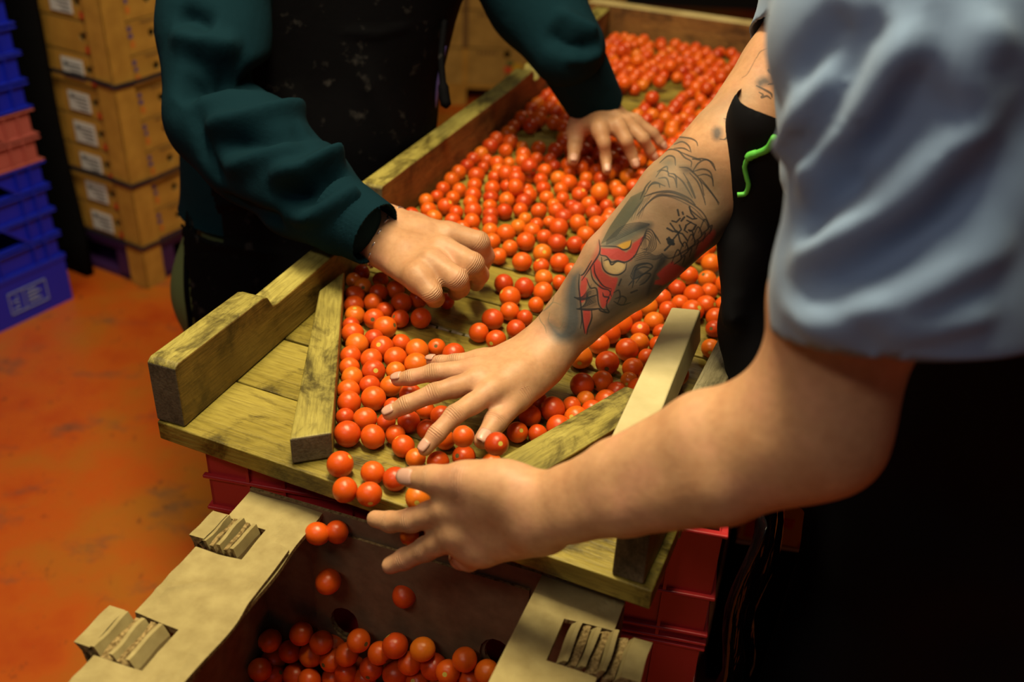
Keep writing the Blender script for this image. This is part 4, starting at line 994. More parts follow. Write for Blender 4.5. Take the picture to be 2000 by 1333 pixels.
# trunk, legs, neck and head (coarser, mostly under clothes and outside the frame)
sR2, sL2 = D(1690, -100, .97), D(1930, -60, .64); hip2 = np.array([.60, .88, .84]); mid2 = (sR2 + sL2) / 2
lat2 = unit(sR2 - sL2); lat2h = unit([lat2[0], lat2[1], 0]); fw2 = unit(np.cross(lat2h, [0, 0, 1.])) ; fw2 = fw2 if fw2[0] < 0 else -fw2
def figure(shL, shR, hip, lath, fw, head_c, tilt, leg=True, hr=1.0, armends=()):
    mid = (shL + shR) / 2; allq = np.array([shL, shR, hip, head_c, hip * [1, 1, 0], *armends])
    G = Grid(allq.min(0) - .26, allq.max(0) + .26, .011)
    G.add(torso_segs(shL, shR, hip), k=.05, kc=.06)
    up = unit(head_c - mid)
    G.add([(mid + np.array([0, 0, .01]) - fw * .02, head_c - fw * .045 + np.array([0, 0, -.045]), .060, .052)], k=.05)
    for s in (-1, 1):
        h0 = hip + lath * s * .085; kn = h0 * [1, 1, 0] + np.array([0, 0, .48]) + fw * .02; an = h0 * [1, 1, 0] + np.array([0, 0, .09]) - fw * .02
        G.add([(h0, kn, .092, .058), (kn, an, .060, .040), (an, an + np.array([0, 0, -.05]) + fw * .02, .04, .04), (an + [0, 0, -.05], an + np.array([0, 0, -.055]) + fw * .16, .036, .030)], k=.03, kc=.03)
    return G.mesh()
def head_mesh(c, fwd, up, sc=1.0):
    """skull, jaw, nose, ears, brow, lips; about 0.22 m tall"""
    f = unit(fwd); u = unit(np.asarray(up) - f * (np.asarray(up) @ f)); s = np.cross(f, u); P = lambda x, y, z: c + (f * x + s * y + u * z) * sc
    G = Grid(c - .17 * sc, c + .17 * sc, .004 * sc)
    G.add([(P(-.018, 0, .03), P(.02, 0, .03), .076 * sc, .07 * sc)], k=.02); G.add([(P(.02, 0, 0), P(.035, 0, -.055), .058 * sc, .038 * sc)], k=.04)
    G.add([(P(.055, 0, -.085), P(.05, 0, -.08), .022 * sc, .022 * sc)], k=.03)
    for q in (-1, 1):
        G.add([(P(.055, q * .012, .022), P(.05, q * .045, .022), .016 * sc, .012 * sc)], k=.015)
        G.add([(P(.073, q * .030, .002), P(.078, q * .030, .002), .014 * sc, .014 * sc)], k=.008, op='sub')
        G.add([(P(.048, q * .038, -.025), P(.03, q * .05, -.03), .02 * sc, .018 * sc)], k=.02)
        G.add([(P(-.012, q * .074, .01), P(-.006, q * .072, -.025), .012 * sc, .009 * sc), (P(-.012, q * .074, .012), P(-.022, q * .078, .0), .012 * sc, .012 * sc)], k=.006)
    G.add([(P(.077, 0, .012), P(.100, 0, -.028), .009 * sc, .0125 * sc)], k=.010); G.add([(P(.084, -.012, -.032), P(.084, .012, -.032), .009 * sc, .009 * sc)], k=.008)
    G.add([(P(.080, -.018, -.056), P(.080, .018, -.056), .0065 * sc, .0065 * sc)], k=.006); G.add([(P(.077, -.014, -.067), P(.077, .014, -.067), .0075 * sc, .0075 * sc)], k=.006)
    V, Q = G.mesh(); return smooth_mesh(V, Q, 2), Q, P
def head_extras(P, parent, haircol, c, sc=1.0):
    EYE = bpy.data.materials.get('eye_white') or mat('eye_white', (.7, .7, .68), .2); IR = bpy.data.materials.get('eye_iris') or mat('eye_iris', (.03, .015, .008), .2)
    for q in (-1, 1):
        for nm, m, off, r in (('eyeball', EYE, 0, .0115), ('iris', IR, .0075, .0055)):
            bm = bmesh.new(); bmesh.ops.create_uvsphere(bm, u_segments=14, v_segments=10, radius=r * sc); me = bpy.data.meshes.new(nm); bm.to_mesh(me); bm.free(); me.materials.append(m)
            for p in me.polygons: p.use_smooth = True
            o = put(bpy.data.objects.new(nm, me), parent); o.location = np.array(parent_matrix(parent).inverted())[:3, :3] @ P(.066 + off, q * .030, .002) + np.array(parent_matrix(parent).inverted())[:3, 3]
    G = Grid(c - .17 * sc, c + .17 * sc, .005); G.add([(P(-.022, 0, .036), P(.012, 0, .040), .083 * sc, .074 * sc)], k=.02); G.add([(P(-.045, 0, .0), P(-.05, 0, -.06), .066 * sc, .050 * sc)], k=.03)
    G.add([(P(.115, -.06, -.02), P(.115, .06, -.02), .085 * sc, .085 * sc)], k=.012, op='sub')
    V, Q = G.mesh(); cloth('hair', V, Q, haircol, parent, 0)
HAIR = mat('dark_hair', (.010, .007, .005), .6, .3); bump(HAIR, noise(HAIR, 90, 3, (1, 1, 6)), .6, .003)
hc2 = mid2 + fw2 * .085 + np.array([.02, -.02, .265]); figM = figure(sL2, sR2, hip2, lat2h, fw2, hc2, 0)
hV, hQ, hP = head_mesh(hc2, fw2 * .85 + np.array([0, 0, -.55]), np.array([0, 0, 1.]) + fw2 * .5)
nA = len(armR[0])
V, Q = body_mesh([armR, armL, figM, (hV, hQ)])
inv = np.array(parent_matrix(p2).inverted()); me = mesh_np('body', V @ inv[:3, :3].T + inv[:3, 3], Q, [SKIN2]); body2 = put(bpy.data.objects.new('body', me), p2); joint_attr(me, V, Q, [(fR, tR, nR, 1.0), (fR[:0] + [tR], [0], nR, 1.1), (fL, tL, nL, 1.0), ([tL], [0], nL, 1.1)])
head_extras(hP, p2, HAIR, hc2)

# --- tattoo: drawn in numpy onto an image wrapped around the arm as a cylinder
S = 2; X0, Y0, X1, Y1 = 1030, 60, 1540, 720; cw, chh = (X1 - X0) * S, (Y1 - Y0) * S
canvas = np.zeros((chh, cw, 4), np.float32)
def blend(sl, a, col):
    a = a[..., None]; c = canvas[sl]; c[..., :3] = np.where(a > 0, (c[..., :3] * c[..., 3:] * (1 - a) + np.array(col) * a) / np.maximum(c[..., 3:] * (1 - a) + a, 1e-6), c[..., :3]); c[..., 3:] = c[..., 3:] * (1 - a) + a
def window(pts, m):
    p = np.array(pts); a = np.clip(((p.min(0) - m - [X0, Y0]) * S).astype(int), 0, [cw, chh]); b = np.clip(((p.max(0) + m - [X0, Y0]) * S).astype(int) + 2, 0, [cw, chh])
    if (b <= a).any(): return None
    yy, xx = np.mgrid[a[1]:b[1], a[0]:b[0]]; return (slice(a[1], b[1]), slice(a[0], b[0])), xx / S + X0, yy / S + Y0
def bez(pts, n=8):
    """smooth curve through points (Catmull-Rom)"""
    p = np.array(pts, float)
    if len(p) < 3: return p
    q = np.vstack([2 * p[0] - p[1], p, 2 * p[-1] - p[-2]]); out = []
    for i in range(1, len(q) - 2):
        for t in np.linspace(0, 1, n, endpoint=False):
            a, b, c, d = q[i - 1], q[i], q[i + 1], q[i + 2]; out.append(.5 * ((2 * b) + (-a + c) * t + (2 * a - 5 * b + 4 * c - d) * t * t + (-a + 3 * b - 3 * c + d) * t ** 3))
    return np.array(out + [p[-1]])
def line(pts, w=2.0, col=(.02, .022, .028), a=.85, curve=True, taper=True):
    w *= 1.5
    p = bez(pts) if curve else np.array(pts, float); r = window(p, w * 2)
    if r is None: return
    sl, xx, yy = r; al = np.zeros(xx.shape, np.float32); n = len(p) - 1
    for i in range(n):
        d = p[i + 1] - p[i]; t = np.clip(((xx - p[i][0]) * d[0] + (yy - p[i][1]) * d[1]) / (d @ d + 1e-9), 0, 1); dd = np.hypot(xx - p[i][0] - t * d[0], yy - p[i][1] - t * d[1])
        ww = w * (.45 + .55 * math.sin(math.pi * (i + .5) / n)) if taper else w
        al = np.maximum(al, np.clip(ww / 2 + .5 - dd, 0, 1))
    blend(sl, al * a, col)
def fill(pts, col, a=.8, curve=False, soft=1.0):
    p = bez(list(pts) + [pts[0]]) if curve else np.array(pts, float); r = window(p, 6 + soft * 3)
    if r is None: return
    sl, xx, yy = r; ins = np.zeros(xx.shape, bool); j = len(p) - 1; dm = np.full(xx.shape, 99.)
    for i in range(len(p)):
        xi_, yi_, xj, yj = p[i][0], p[i][1], p[j][0], p[j][1]
        if yi_ != yj: ins ^= ((yi_ > yy) != (yj > yy)) & (xx < (xj - xi_) * (yy - yi_) / (yj - yi_) + xi_)
        d = np.array([xj - xi_, yj - yi_]); t = np.clip(((xx - xi_) * d[0] + (yy - yi_) * d[1]) / (d @ d + 1e-9), 0, 1); dm = np.minimum(dm, np.hypot(xx - xi_ - t * d[0], yy - yi_ - t * d[1])); j = i
    sd_ = np.where(ins, dm, -dm); blend(sl, np.clip(sd_ / soft * .5 + .5, 0, 1) * a, col)
REDT = (.42, .035, .035); BLK = (.018, .022, .028); GRY = (.10, .10, .085); YEL = (.55, .30, .04)
def Qa(x, y): return (1040 + x / 4.167, 380 + y / 4.167)      # crop frame of the lower forearm study
def Qb(x, y): return (1240 + x / 3.92, 60 + y / 3.92)          # crop frame of the upper forearm study
A_ = lambda L_: [Qa(*p) for p in L_]
B_ = lambda L_: [Qb(*p) for p in L_]
# tattoo ink washes, deepened with painted shade on the tilted forearm
fill([(1050, 610), (1130, 510), (1210, 400), (1290, 290), (1400, 330), (1440, 420), (1420, 480), (1290, 585), (1190, 640), (1110, 690)], (.13, .115, .08), .68, True, 26)  # grey ink tone plus the arm's shade, painted over the whole forearm
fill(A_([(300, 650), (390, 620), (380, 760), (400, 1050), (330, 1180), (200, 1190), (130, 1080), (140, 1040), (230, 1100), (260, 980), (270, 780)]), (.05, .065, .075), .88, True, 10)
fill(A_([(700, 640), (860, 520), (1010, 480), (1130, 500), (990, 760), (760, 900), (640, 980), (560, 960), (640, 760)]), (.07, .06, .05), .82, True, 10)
fill(A_([(1440, 300), (1700, 100), (1700, 250), (1500, 420), (1280, 640), (1080, 780), (700, 1000), (500, 1120), (380, 1140), (640, 960), (1000, 720), (1300, 450)]), (.03, .03, .035), .88, True, 14)  # inner elbow edge: dark ink with its shade painted in
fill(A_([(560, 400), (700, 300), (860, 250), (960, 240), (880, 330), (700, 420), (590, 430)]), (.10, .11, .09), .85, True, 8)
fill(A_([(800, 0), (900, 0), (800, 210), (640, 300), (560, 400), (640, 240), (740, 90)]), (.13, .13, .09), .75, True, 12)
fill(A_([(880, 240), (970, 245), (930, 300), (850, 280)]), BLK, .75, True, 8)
# red mask and cloth
fill(A_([(552, 436), (640, 440), (700, 436), (760, 470), (800, 440), (812, 400), (870, 360), (915, 330), (860, 450), (800, 540), (740, 545), (640, 530), (600, 500), (556, 490)]), REDT, .88, False, 2)
fill(A_([(680, 425), (720, 400), (803, 375), (790, 420), (740, 445)]), YEL, .9, True, 2)
fill(A_([(520, 520), (560, 560), (570, 620), (640, 670), (690, 680), (680, 740), (640, 840), (600, 900), (560, 920), (530, 780), (540, 720), (490, 660), (480, 580)]), REDT, .82, True, 2)
fill(A_([(400, 660), (450, 690), (440, 760), (430, 850), (390, 880), (380, 800), (390, 720)]), REDT, .8, True, 2)
fill(A_([(410, 940), (465, 940), (470, 1010), (450, 1080), (440, 1130), (420, 1120), (410, 1030)]), REDT, .85, True, 2)
fill(A_([(1010, 650), (1060, 600), (1140, 540), (1150, 560), (1240, 600), (1220, 660), (1130, 700), (1060, 740), (990, 730), (1000, 700), (1040, 690)]), REDT, .85, False, 2)
fill(A_([(1340, 420), (1400, 340), (1470, 290), (1480, 330), (1420, 430), (1330, 520)]), REDT, .6, True, 4)
fill(A_([(530, 400), (545, 380), (540, 500), (470, 620), (420, 660), (470, 540)]), REDT, .45, True, 4)
fill(A_([(580, 540), (620, 540), (640, 570), (690, 545), (750, 570), (740, 610), (690, 645), (630, 640), (590, 590)]), (.50, .36, .17), .8, True, 3)
for L_ in ([(548, 440), (550, 490), (600, 505), (640, 550), (690, 540), (760, 550), (830, 500), (870, 420), (920, 330)], [(560, 510), (570, 590), (610, 640), (690, 655), (750, 620), (765, 560)],
           [(580, 540), (620, 530), (642, 572), (690, 545), (750, 562)], [(555, 420), (680, 425), (740, 450), (790, 430), (806, 375)], [(470, 590), (490, 690), (560, 760), (620, 780), (640, 830)],
           [(500, 570), (510, 650), (570, 740), (640, 770)], [(380, 650), (375, 740), (385, 840), (400, 1000), (390, 1090)], [(440, 690), (470, 760), (520, 770), (540, 900), (600, 960)],
           [(480, 940), (480, 1010), (450, 1090), (440, 1140)], [(400, 940), (410, 1050), (425, 1130)], [(640, 780), (600, 900), (620, 960), (560, 950), (545, 935), (610, 940)],
           [(570, 800), (580, 830), (620, 840), (600, 870)], [(540, 370), (545, 470), (480, 580), (400, 700)], [(480, 540), (420, 640), (390, 660)]): line(A_(L_), 2.2, BLK, .9)
# claws of lines
for k in range(6): line(A_([(340 + k * 10, 840), (420, 845 - k * 6), (480, 800 - k * 14)]), 1.1, BLK, .7)
for k in range(9): line(A_([(365 + k * 16, 932 - k * 6), (440, 905 - k * 12), (520, 870 - k * 12)]), 1.3, BLK, .75)
fill(A_([(340, 838), (420, 850), (510, 830), (530, 900), (470, 930), (365, 935), (430, 900), (450, 870)]), BLK, .45, False, 2)
line(A_([(340, 838), (400, 855), (520, 820)]), 3, BLK, .9); line(A_([(360, 932), (450, 938), (545, 930)]), 3.4, BLK, .9)
# wood grain skull in the middle
for k in range(5): line(A_([(870 + k * 14, 400 + k * 16), (900 + k * 6, 350 - k * 14), (950 + k * 8, 380 - k * 18), (930 + k * 18, 440 - k * 2), (880 + k * 8, 440 + k * 14)]), 1.6, BLK, .75)
for k in range(4): line(A_([(820 + k * 4, 500 + k * 14), (920, 470 + k * 16), (1000, 500 + k * 10), (1060, 480 + k * 6)]), 1.5, BLK, .7)
for L_ in ([(970, 290), (1010, 350), (1040, 400)], [(800, 650), (840, 580), (930, 560), (975, 590), (900, 650), (820, 690), (795, 660)], [(830, 620), (900, 590), (960, 600)], [(840, 720), (900, 650), (960, 650), (920, 710), (870, 740)],
           [(820, 690), (850, 590), (940, 560)], [(660, 800), (700, 780), (710, 830), (670, 850)], [(690, 890), (720, 830), (760, 850), (740, 900)], [(700, 740), (720, 690)], [(780, 740), (820, 700), (810, 760)], [(800, 800), (850, 780)], [(660, 870), (720, 900), (800, 880)]): line(A_(L_), 2.2, BLK, .85)
fill(A_([(800, 650), (840, 590), (870, 620), (900, 650), (820, 690)]), BLK, .7, True, 2); fill(A_([(860, 720), (920, 660), (960, 660), (900, 730)]), BLK, .4, True, 2)
fill(A_([(1040, 500), (1090, 500), (1080, 560), (1010, 640), (960, 780), (930, 800), (980, 640)]), BLK, .8, True, 4)
# small leaves at the edge
for k in range(5):
    a, b = 1130 + k * 55, 560 - k * 62; line(A_([(a, b), (a + 50, b - 110), (a + 80, b - 40), (a + 20, b + 10)]), 2, BLK, .85)
    line(A_([(a + 80, b - 40), (a + 110, b - 60), (a + 90, b + 10)]), 2, BLK, .8)
# frame of the hat and the two characters
line(A_([(850, 170), (900, 110), (980, 30), (1040, 5), (1130, 10), (1230, 40), (1330, 100), (1400, 170), (1455, 290)]), 2.6, BLK, .8)
line(A_([(860, 180), (940, 70), (1030, 15), (1120, 20), (1220, 60), (1320, 120), (1390, 200), (1440, 290)]), 1.6, BLK, .6)
line(A_([(1455, 290), (1380, 370), (1270, 440), (1120, 520), (1050, 480)]), 2.4, BLK, .7); line(A_([(1280, 100), (1290, 130), (1400, 220)]), 2.2, BLK, .8)
for L_ in ([(1180, 125), (1190, 170)], [(1220, 145), (1225, 160)], [(1135, 215), (1170, 225), (1200, 195)], [(1210, 215), (1235, 185)], [(1275, 100), (1290, 150), (1320, 190)], [(1255, 175), (1300, 200), (1335, 195)], [(1255, 210), (1330, 250), (1310, 285), (1280, 300)],
           [(1290, 225), (1250, 250), (1235, 290), (1260, 310)], [(1270, 290), (1300, 300), (1310, 335)], [(1120, 235), (1160, 290), (1190, 310)], [(1195, 250), (1210, 285), (1140, 370)], [(1095, 275), (1140, 300)], [(1150, 300), (1220, 320), (1260, 375)], [(1185, 320), (1200, 380), (1225, 420)],
           [(1110, 350), (1130, 385)], [(1100, 385), (1145, 400)], [(1130, 400), (1075, 455)]): line(A_(L_), 2.6, BLK, .92, curve=False)
line(A_([(1100, 365), (1140, 380)]), 4.5, BLK, .95); line(A_([(1110, 395), (1145, 402)]), 4.5, BLK, .95)
# fine hatching on the inner edge
for k in range(16): line(A_([(560 + k * 8, 400 - k * 4), (640 + k * 16, 250 - k * 12), (800 + k * 8, 20 - k * 4)]), 1.4, (.05, .055, .04), .8)
for k in range(7): line(A_([(600, 410 - k * 6), (720, 350 - k * 14), (850, 290 - k * 10), (950, 250 - k * 2)]), 1.4, BLK, .65)
for k in range(5): line(A_([(800 + k * 20, 210 - k * 4), (830 + k * 24, 130 - k * 16), (900 + k * 20, 40 - k * 14)]), 1.1, BLK, .5)
# pale faint outline near the wrist
for L_ in ([(40, 930), (60, 1020), (100, 1080), (110, 1130)], [(90, 950), (120, 920), (170, 880), (230, 900)], [(140, 960), (130, 1040), (220, 1090), (260, 1000)], [(180, 780), (160, 880), (100, 940), (0, 970)]): line(A_(L_), 1.5, (.14, .13, .09), .6)
# waves and leaves of the upper forearm
for L_ in ([(285, 830), (330, 815), (400, 820), (440, 830), (470, 850), (480, 880)], [(300, 870), (360, 850), (410, 880), (430, 930)], [(300, 900), (370, 900), (420, 925)], [(190, 950), (260, 910), (330, 920), (380, 970), (430, 1000), (430, 1040)],
           [(330, 920), (420, 960), (500, 990), (440, 980)], [(440, 985), (520, 980), (590, 1010), (618, 1070)], [(440, 1080), (490, 1010), (560, 990), (618, 1070)], [(440, 1080), (520, 1060), (580, 1090), (600, 1190)], [(480, 1110), (540, 1100), (590, 1130), (600, 1190)],
           [(370, 1090), (400, 1140), (430, 1200), (460, 1280), (440, 1240), (400, 1160)], [(420, 1090), (480, 1160), (520, 1260), (540, 1333)], [(490, 1140), (560, 1210), (620, 1290), (640, 1333)], [(500, 1130), (540, 1180), (600, 1260), (645, 1320)],
           [(340, 1045), (400, 1050), (440, 1080), (500, 1150), (530, 1260)], [(160, 1120), (200, 1070), (250, 1080), (260, 1110), (300, 1130), (320, 1200)], [(180, 1130), (240, 1130), (265, 1200)], [(260, 1090), (310, 1110), (320, 1200)], [(170, 1080), (240, 1040), (250, 1080)],
           [(190, 1010), (250, 960), (300, 970), (310, 1030)], [(80, 1250), (120, 1180), (180, 1170), (190, 1200)], [(100, 1200), (150, 1160), (230, 1190)], [(40, 1290), (80, 1200), (120, 1150)], [(300, 1100), (360, 1150), (400, 1210), (440, 1280)]): line(B_(L_), 2.3, (.035, .035, .035), .82)
line(B_([(70, 1270), (160, 1240), (260, 1230), (340, 1250), (420, 1290), (460, 1333)]), 3.2, BLK, .8); line(B_([(160, 1255), (260, 1240), (340, 1262), (410, 1300)]), 1.6, BLK, .7)
fill(B_([(340, 1040), (410, 1045), (440, 1080), (380, 1090)]), BLK, .6, True, 6); fill(B_([(200, 1010), (260, 970), (300, 1020), (250, 1050)]), GRY, .6, True, 8); fill(B_([(290, 870), (330, 820), (400, 830), (340, 870)]), GRY, .55, True, 8)
fill(B_([(300, 1180), (400, 1160), (460, 1280), (380, 1290), (300, 1240)]), GRY, .5, True, 14); fill(B_([(120, 1180), (180, 1090), (240, 1140), (240, 1190)]), GRY, .45, True, 10)
# swirls
fill(B_([(590, 760), (620, 735), (655, 745), (668, 790), (640, 835), (600, 825)]), (.05, .05, .055), .85, True, 6); fill(B_([(690, 690), (720, 665), (755, 700), (740, 790), (700, 830), (720, 760), (715, 710)]), (.045, .045, .05), .8, True, 6)
line(B_([(650, 830), (690, 830), (710, 790), (700, 740), (720, 690), (680, 670)]), 2.2, BLK, .85); line(B_([(740, 880), (735, 910), (770, 940), (790, 930)]), 2.4, BLK, .85)
fill(B_([(940, 370), (990, 350), (1030, 370), (1040, 410), (990, 420), (950, 440), (930, 400)]), (.05, .05, .055), .85, True, 6); line(B_([(930, 420), (990, 450), (1040, 480), (1050, 510)]), 3, BLK, .8); line(B_([(1020, 410), (1060, 400), (1060, 350), (1020, 300), (1100, 320)]), 3, BLK, .8)
line(B_([(950, 470), (980, 490), (970, 510), (1010, 500), (1040, 520)]), 3, BLK, .75); fill(B_([(1060, 190), (1120, 240), (1060, 240)]), BLK, .8, False, 3); line(B_([(930, 210), (960, 160), (1020, 130)]), 1.6, BLK, .5); line(B_([(820, 360), (860, 330), (900, 260), (930, 200)]), 1.6, BLK, .4)
fill(B_([(480, 640), (600, 540), (760, 480), (860, 500), (760, 560), (640, 640), (520, 670)]), (.14, .14, .10), .45, True, 20)
# wrap onto a texture in (around, along) coordinates
AXIS0 = wR - unit(sR - wR) * .06; AXD = unit(sR - wR); ALEN = np.linalg.norm(sR - wR) + .10
refc = unit(CAM - lerp(wR, eR, .6)); refc = unit(refc - AXD * (refc @ AXD)); refs = np.cross(AXD, refc)
TW, TH = 1600, 1600; gw, gh = 160, 160; tree = bvhtree.BVHTree.FromPolygons([Vector(v) for v in armR[0]], armR[1].tolist())
gx = np.zeros((gh, gw)); gy = np.zeros((gh, gw)); gm = np.zeros((gh, gw)); CTR = lambda t: (lerp(wR, eR, t))
for i in range(gh):
    s_ = i / (gh - 1) * ALEN; c = AXIS0 + AXD * s_
    tt = np.clip(((c - wR) @ AXD) / ((eR - wR) @ AXD), -.3, 1); core = (lerp(wR, eR, tt) if tt < 1 else lerp(eR, sR, min(((c - eR) @ AXD) / ((sR - eR) @ AXD), 1))); off_ = (core - c); off_ -= AXD * (off_ @ AXD)
    for j in range(gw):
        th = (j / (gw - 1) - .5) * 2 * math.pi; d = refc * math.cos(th) + refs * math.sin(th)
        # ray from outside towards the plain axis so that the angle matches the vertex angle
        hit = tree.ray_cast(Vector(c + d * .3), Vector(-d))
        p = np.array(hit[0]) if hit[0] is not None else c + d * .05
        q_ = proj(p); gx[i, j] = q_[0]; gy[i, j] = q_[1]
        nrm_ = np.array(hit[1]) if hit[0] is not None else d
        gm[i, j] = 1.0 if nrm_ @ unit(CAM - p) > .02 else 0.0
def up(g):
    yi = np.linspace(0, gh - 1.001, TH); xi2 = np.linspace(0, gw - 1.001, TW); y0 = yi.astype(int); x0 = xi2.astype(int); fy = (yi - y0)[:, None]; fx = (xi2 - x0)[None]
    return (g[y0][:, x0] * (1 - fy) * (1 - fx) + g[y0][:, x0 + 1] * (1 - fy) * fx + g[y0 + 1][:, x0] * fy * (1 - fx) + g[y0 + 1][:, x0 + 1] * fy * fx)
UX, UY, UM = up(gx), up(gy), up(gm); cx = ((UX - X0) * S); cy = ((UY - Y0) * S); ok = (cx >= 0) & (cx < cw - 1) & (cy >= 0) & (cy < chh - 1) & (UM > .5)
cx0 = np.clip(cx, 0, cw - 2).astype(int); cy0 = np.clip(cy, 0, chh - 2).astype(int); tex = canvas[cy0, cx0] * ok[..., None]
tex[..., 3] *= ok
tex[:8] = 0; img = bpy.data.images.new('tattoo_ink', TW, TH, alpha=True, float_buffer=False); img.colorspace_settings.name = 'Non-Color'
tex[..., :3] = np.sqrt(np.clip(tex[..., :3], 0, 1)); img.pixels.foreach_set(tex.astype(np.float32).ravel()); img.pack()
Wv = V[:nA]; rel = Wv - AXIS0; sv = rel @ AXD / ALEN; tv = np.arctan2(rel @ refs, rel @ refc) / (2 * math.pi) + .5
uvv = np.zeros((len(V), 2), np.float32); inr = (sv > .02) & (sv < 1); uvv[:nA][inr] = np.stack([tv, sv], 1)[inr]; uvv[~np.isfinite(uvv)] = 0
uvl = me.uv_layers.new(name='arm_wrap'); uvl.data.foreach_set('uv', uvv[Q.ravel()].ravel())
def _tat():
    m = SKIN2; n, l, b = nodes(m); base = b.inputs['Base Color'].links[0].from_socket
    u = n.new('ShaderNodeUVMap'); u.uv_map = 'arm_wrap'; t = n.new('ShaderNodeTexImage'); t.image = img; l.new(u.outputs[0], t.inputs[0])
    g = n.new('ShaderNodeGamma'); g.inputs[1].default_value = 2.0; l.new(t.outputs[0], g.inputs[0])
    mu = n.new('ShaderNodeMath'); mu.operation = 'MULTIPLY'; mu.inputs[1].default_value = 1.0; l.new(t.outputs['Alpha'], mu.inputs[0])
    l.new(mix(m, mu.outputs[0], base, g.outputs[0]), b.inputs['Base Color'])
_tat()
# nails of the visible fingertips
for f, w_ in ((fR[0], .0105), (fR[1], .011), (fR[2], .0105), (fR[3], .009)): nail(f[3], f[2], nR * .8 + unit(CAM - f[3]) * .45, w_, .0125, p2, .0075, .0086)
nail(tR[3], tR[2], nR * .35 + unit(CAM - tR[3]) * .8, .0125, .015, p2, .008, .0108)
nail(tL[3], tL[2], unit(CAM - tL[3]), .0145, .0170, p2, .008, .0112)

# --- pale blue t-shirt: trunk, far sleeve, near sleeve
G = Grid(np.minimum(hip2, sL2) - [.45, .40, .25], np.maximum(hip2, sR2) + [.30, .40, .32], .0065)
ts = [(np.asarray(a), np.asarray(b), r0 + .018, r1 + .018) for a, b, r0, r1 in torso_segs(sL2, sR2, hip2 + [.0, 0, .02])]
G.add(ts, k=.05, kc=.06)
G.add([(D(1835, 40, .59), D(1810, 350, .598), .085, .079), (D(1810, 350, .598), D(1772, 560, .615), .079, .081), (D(1772, 560, .615), D(1760, 820, .640), .081, .082), (sL, sL2, .088, .095)], k=.02, kc=.01)
G.add([(D(1925, 420, .66), D(1970, 860, .68), .085, .07)], k=.02)
G.add([(D(1640, 330, .76), D(1680, 60, .78), .045, .07)], k=.03)
G.add([(sR2, D(1622, 20, .985), .080, .060), (D(1622, 20, .985), D(1515, 178, .985), .060, .055)], k=.02, kc=.01)
V, Q = G.mesh(); V = smooth_mesh(V, Q, 3)
V, Q = cut(V, Q, [])
FO = [([(1530, 520), (1640, 480), (1760, 400), (1860, 290), (1960, 120)], .016, .017), ([(1560, 400), (1640, 310), (1720, 170), (1800, 20)], .018, .014), ([(1540, 330), (1570, 230), (1640, 120)], .012, .012),
      ([(1600, 400), (1700, 280), (1760, 170), (1800, 90)], -.010, .014), ([(1560, 560), (1700, 520), (1840, 420), (1960, 260)], -.010, .016), ([(1550, 630), (1650, 610), (1800, 540), (1960, 400)], .008, .014),
      ([(1640, 600), (1760, 600), (1900, 520), (1990, 440)], .006, .012), ([(1580, 480), (1620, 400), (1700, 330)], -.008, .012), ([(1560, 180), (1600, 90), (1660, 20)], -.008, .012),
      ([(1700, 660), (1820, 640), (1960, 600)], .006, .009), ([(1520, 580), (1600, 640), (1700, 670)], .004, .009), ([(1840, 200), (1900, 100), (1960, 20)], .008, .014), ([(1600, 250), (1680, 120), (1740, 20)], -.008, .012)]
V = folds(V, Q, [(a, b * 1.25, c * .95) for a, b, c in FO])
# open the sleeve ends and the bottom hem
def cut_local(V, Q, p, n, centre, rad):
    n = unit(n); d = (V - p) @ n; near = np.linalg.norm(V - centre, axis=1) < rad; W = V.copy(); m = (d > 0) & (d < .005) & near; W[m] -= np.outer(d[m], n)
    keep = ~((d >= .005) & near); fk = keep[Q].all(1); Q = Q[fk]; u = np.unique(Q); mp = np.zeros(len(V), int); mp[u] = np.arange(len(u)); return W[u], mp[Q]
pc = D(1690, 655, .612); a3 = [D(1492, 612, .60), D(1860, 702, .60)]
nc = unit(D(1740, 900, .64) - D(1760, 500, .61)); V, Q = cut_local(V, Q, D(1730, 700, .555), nc, D(1760, 820, .64), .22)
V, Q = cut_local(V, Q, D(1560, 112, .985), unit(eR - sR), D(1520, 175, .985), .115)
V, Q = cut(V, Q, [(D(1930, 1000, .93), np.array([0, 0, -1.]))])
cloth('shirt', V, Q, SHIRT, p2, .0022)
# black apron: bib over the chest and the loose side hanging forward
G = Grid(np.array([.10, .55, .35]), np.array([1.1, 1.35, 1.35]), .007)
fs = unit(fw2)
G.add([(a + fs * .026, b + fs * .030, r0 + .004, r1 + .006) for a, b, r0, r1 in ts[:4]], k=.03, kc=.06)
G.add([(D(1520, 235, .93), D(1490, 330, .97), .045, .036), (D(1490, 330, .97), D(1475, 470, 1.0), .036, .030), (D(1475, 470, 1.0), D(1470, 640, 1.04), .028, .032), (D(1475, 640, 1.04), D(1500, 900, 1.05), .03, .045)], k=.03, kc=.03)
G.add([(D(1452, 480, .99), D(1428, 620, 1.0), .020, .0115)], k=.02)
G.add([(D(1478, 245, .955), D(1470, 330, .97), .022, .016)], k=.03)
sk = D(1765, 1010, 1.06); G.add([(D(1700, 800, .98), sk, .06, .085), (sk, sk * [1, 1, 0] + [.0, 0, .42], .09, .105), (sk + [.14, -.02, 0], sk * [1, 1, 0] + [.14, -.02, .42], .10, .11)], k=.05, kc=.05)
AV, AQ = G.mesh(); AV = smooth_mesh(AV, AQ, 2); AV, AQ = cut(AV, AQ, [(D(1500, 175, .95), np.array([0, 0, 1.]))]); cloth('apron', AV, AQ, BLACK2, p2, 0, label='black apron hanging loose at the chest')
